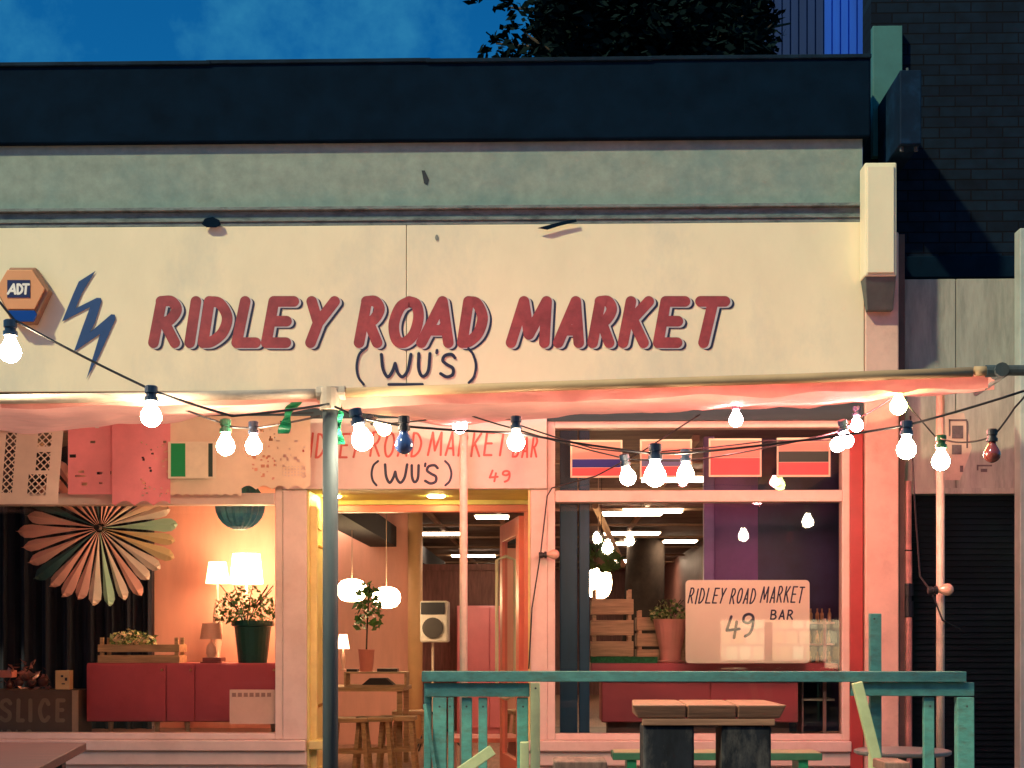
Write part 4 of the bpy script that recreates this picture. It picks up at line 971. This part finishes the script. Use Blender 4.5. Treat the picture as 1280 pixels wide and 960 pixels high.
# pink panel / cabinet at the back
MATS.pop('pink_gloss',None)
pf = thing('pink_cupboard', at(612,900,8.4), 'tall glossy pink cupboard at the back of the hall', 'cupboard')
b = MB(); b.box(X(571,8.4),X(655,8.4),8.4,8.9,0,Z(757,8.4)); b.build('carcass', mat('pink_gloss',(.85,.24,.27),.25,.08,3), pf, bevel=.01)
b = MB(); b.box(X(571,8.4)+.01,X(612,8.4)-.004,8.37,8.398,.08,Z(757,8.4)-.02); b.build('door', MATS['pink_gloss'], pf, bevel=.006)
b = MB(); b.box(X(612,8.4)+.004,X(655,8.4)-.01,8.37,8.398,.08,Z(757,8.4)-.02); b.build('door', MATS['pink_gloss'], pf, bevel=.006)
b = MB(); b.box(X(560,2.6),X(652,2.6),2.6,3.2,.30,.34);
for px in (563,649):
    b.box(X(px,2.6)-.02,X(px,2.6)+.02,2.62,3.18,0,.299)
one(b,'low_bench',pinkp,'low pink bench seen between the teal balusters','bench',bevel=.006)

# ================================================================== TEAL RAILING
rl = thing('timber_railing', (X(870,-2),-2,0), 'teal painted timber railing with long top rail before the shop front', 'railing')
Yr = -2.0
b = MB(); b.box(X(528,Yr),X(1205,Yr),Yr-.05,Yr+.06,Z(852,Yr),Z(839,Yr)); b.build('top_rail', teal, rl, bevel=.004)
b = MB(); b.bp(531,662,854,871,Yr-.02,.04); b.build('lower_rail', teal, rl, bevel=.003)
b = MB(); b.bp(1064,1218,853,870,Yr-.02,.04); b.build('lower_rail', teal, rl, bevel=.003)
def rpost(a,c,top,Y,dep,m=teal,nm='baluster',bot=None):
    q = MB(); j_ = random.uniform(-.004,.004); x0_, x1_ = X(a,Y), X(c,Y)
    q.hexa([(x0_+j_,Y,0),(x1_+j_,Y,0),(x1_+j_,Y+dep,0),(x0_+j_,Y+dep,0),(x0_,Y,Z(top,Y)),(x1_,Y,Z(top,Y)),(x1_,Y+dep,Z(top,Y)),(x0_,Y+dep,Z(top,Y))])
    o_ = q.build(nm, m, rl, bevel=.004)
    for zz_ in ((.05,) if top > 860 else (.03,)):
        q = MB(); q.lathe([(.006,-.001),(.006,.0012)],((x0_+x1_)/2+random.uniform(-.01,.01),Y,Z(top,Y)-zz_),8,(0,-1,0)); q.build('screw', MATS['galvanised_pipe'], o_)
    return o_
rpost(530,539,854,Yr+.022,.05); rpost(541,558,872,Yr-.03,.06,nm='post'); rpost(560,567,872,Yr-.02,.05)
rpost(577,590,872,Yr,.03); rpost(598,609,872,Yr-.01,.03); rpost(646,660,872,Yr-.01,.06,nm='post')
rpost(663,675,853.5,Yr-.09,.06,teal_p,'post')
rpost(1088,1102,767,Yr+.065,.05,nm='post'); rpost(1155,1168,871,Yr,.04); rpost(1197,1218,871,Yr-.03,.07,nm='post')
b = MB(); b.bar(at(1071,853,Yr-.09),at(1108,1000,Yr-.09),.055,.05,(0,1,0)); b.build('brace', teal_p, rl, bevel=.004)
b = MB(); b.bar(at(560,976,Yr-.12),at(616,937,Yr-.12),.02,.06); b.build('brace', teal_p, rl, bevel=.004)
b = MB(); b.bar(at(531,880,Yr-.04),at(548,985,Yr-.04),.02,.02); b.build('brace', teal, rl, bevel=.003)
b = MB(); b.bp(650,661,928,1000,Yr-.10,.08); b.bp(1089,1102,944,1000,Yr-.08,.08); b.build('block', teal_p, rl, bevel=.004)

# ================================================================== OUTDOOR FURNITURE
# chunky timber table
Yt = -3.1
tt = thing('timber_table', (X(888,Yt),Yt+.25,0), 'chunky rustic timber table with worn boards and two broad dark legs', 'table')
zt1 = Z(881,Yt); zt0 = Z(898,Yt)
for (a,c) in ((790,858.5),(859.5,921.5),(922.5,984)):
    b = MB(); xa,xb = X(a,Yt),X(c,Yt); ia = .03 if a==790 else 0; ic = .03 if c==984 else 0
    b.hexa([(xa+ia,Yt+.03,zt0),(xb-ic,Yt+.03,zt0),(xb-ic,Yt+.5,zt0),(xa+ia,Yt+.5,zt0),(xa,Yt,zt1),(xb,Yt,zt1),(xb-ic,Yt+.52,zt1+.004),(xa+ia,Yt+.52,zt1+.004)])
    b.build('board', topwood, tt, bevel=.008)
b = MB(); b.bp(803,969,898.5,907,Yt+.03,.05); b.build('apron', topwood, tt, bevel=.004)
for (a,c) in ((805,869),(904,966)):
    b = MB(); b.box(X(a,Yt),X(c,Yt),Yt+.045,Yt+.32,0,Z(907.5,Yt)); b.build('leg', oldwood, tt, bevel=.012)
# dark red table at left
lt = thing('dark_red_table', (-2.2,-4.5,0), 'dark red board table cut off by the lower left corner', 'table')
c0 = at(108,928,-4); c1_ = Vector((c0.x+.25,c0.y-1.35,c0.z)); c2_ = c1_+Vector((-1.3,-.03,0)); c3_ = c0+Vector((-1.3,.03,0))
b = MB(); b.prism([c0,c3_,c2_,c1_],(0,0,-.035)); b.build('tabletop', darkred, lt, bevel=.004)
for p in ((c0+Vector((-.08,-.12,-.036))),(c1_+Vector((-.12,.1,-.036))),(c2_+Vector((.1,.1,-.036))),(c3_+Vector((.1,-.1,-.036)))):
    b = MB(); b.box(p.x-.025,p.x+.025,p.y-.025,p.y+.025,0,p.z); b.build('leg', mat('dark_leg',(.02,.02,.03),.5), lt)
# green plank bench against the wall
gb = thing('green_bench', (X(897,-.9),-.8,0), 'narrow green plank bench standing under the right window sill', 'bench')
b = MB(); zz=Z(941,-.9); b.box(X(766,-.9),X(1028,-.9),-.9,-.62,zz-.045,zz); b.build('seat', mat('green_bench_paint',(.04,.22,.12),.5,.2,8), gb, bevel=.004)
b = MB(); b.box(X(766,-.9)+.01,X(1028,-.9)-.01,-.895,-.625,zz+.001,zz+.004); b.build('pale_top', mat('pale_green_top',(.50,.56,.34),.6,.2,9), gb)  # top face in a paler green than the seat
for px in (790,1005):
    b = MB(); b.box(X(px,-.9)-.03,X(px,-.9)+.03,-.88,-.64,0,zz-.046); b.build('leg', greenp, gb)
# brown bench ends
for (a,c,t,lab) in ((692,759,946,'worn brown bench end left of the timber table legs'),(1106,1138,946,'small worn brown bench under the teal railing at right')):
    Y = -3.3 if a < 800 else -2.5
    o = thing('worn_bench', at((a+c)/2,1010,Y), lab, 'bench'); z = Z(t+6,Y)
    b = MB(); b.box(X(a,Y),X(c,Y),Y,Y+.28,z-.05,z); b.build('seat', mat('worn_brown_board',(.20,.11,.09),.7,.5,9,stretch=(3,.6,1),bump=.4,dirt_shade=(.4,.28,.22),dscale=6,damt=.5), o, bevel=.006)
    for xx in (X(a,Y)+.03, X(c,Y)-.03):
        b = MB(); b.box(xx-.02,xx+.02,Y+.03,Y+.25,0,z-.051); b.build('leg', oldwood, o)
# small round table by the railing
rt = thing('round_table', (X(1128,-1.3),-1.3,0), 'small round grey-topped table behind the railing at right', 'table')
z = Z(936,-1.3); b = MB(); b.lathe([(.27,0),(.285,.01),(.285,.025),(.27,.03)],(X(1128,-1.3),-1.3,z-.03),36); b.build('tabletop', mat('grey_laminate',(.22,.27,.27),.35,.15,6), rt)
b = MB(); b.lathe([(.18,0),(.18,.015),(.025,.03),(.025,z-.035)],(X(1128,-1.3),-1.3,0.001),20); b.build('pedestal', steel, rt)

# ================================================================== LIGHT
SUN_EL, SUN_AZ = 46, -48     # street light direction: high, from front left
sun = D.lights.new('sun','SUN'); so = D.objects.new('sun', sun); COL.objects.link(so)
sun.energy = 2.3; sun.angle = R(2.2); sun.color = (1,.88,.52)
vd = Vector((math.sin(R(SUN_AZ))*math.cos(R(SUN_EL)), -math.cos(R(SUN_AZ))*math.cos(R(SUN_EL)), math.sin(R(SUN_EL))))  # towards the sun
so.rotation_euler = vd.to_track_quat('Z','Y').to_euler(); so.location = (-6,-12,12)
w = D.worlds.new('World'); S.world = w; w.use_nodes = True; N = w.node_tree.nodes; L = w.node_tree.links
sky = N.new('ShaderNodeTexSky'); sky.sky_type = 'NISHITA'; sky.sun_disc = False; sky.sun_elevation = R(SUN_EL); sky.sun_rotation = math.atan2(vd.x, vd.y)
bg_ = N['Background']; bg_.inputs['Strength'].default_value = .08
tint = N.new('ShaderNodeMix'); tint.data_type='RGBA'; tint.blend_type='MULTIPLY'; tint.inputs['Factor'].default_value = 1; tint.inputs['B'].default_value = (.02,.38,.68,1)
L.new(sky.outputs[0], tint.inputs['A'])
tc = N.new('ShaderNodeTexCoord'); cn_ = N.new('ShaderNodeTexNoise'); cn_.inputs['Scale'].default_value = 9; cn_.inputs['Detail'].default_value = 10; cn_.inputs['Roughness'].default_value = .62; L.new(tc.outputs['Generated'], cn_.inputs['Vector'])
mr = N.new('ShaderNodeMapRange'); mr.inputs['From Min'].default_value=.45; mr.inputs['From Max'].default_value=.75; mr.inputs['To Max'].default_value=.3; L.new(cn_.outputs['Fac'], mr.inputs['Value'])
mc = N.new('ShaderNodeMix'); mc.data_type='RGBA'; L.new(mr.outputs[0], mc.inputs['Factor']); L.new(tint.outputs['Result'], mc.inputs['A']); mc.inputs['B'].default_value = (.9,4.9,6.0,1)
L.new(mc.outputs['Result'], bg_.inputs['Color'])
S.view_settings.view_transform = 'Standard'; S.view_settings.look = 'None'; S.view_settings.exposure = .75; S.view_settings.gamma = 1
S.render.engine = 'CYCLES'; S.cycles.use_denoising = True; S.cycles.max_bounces = 8; S.cycles.transparent_max_bounces = 12
S.cycles.sample_clamp_indirect = 6; S.cycles.use_light_tree = True
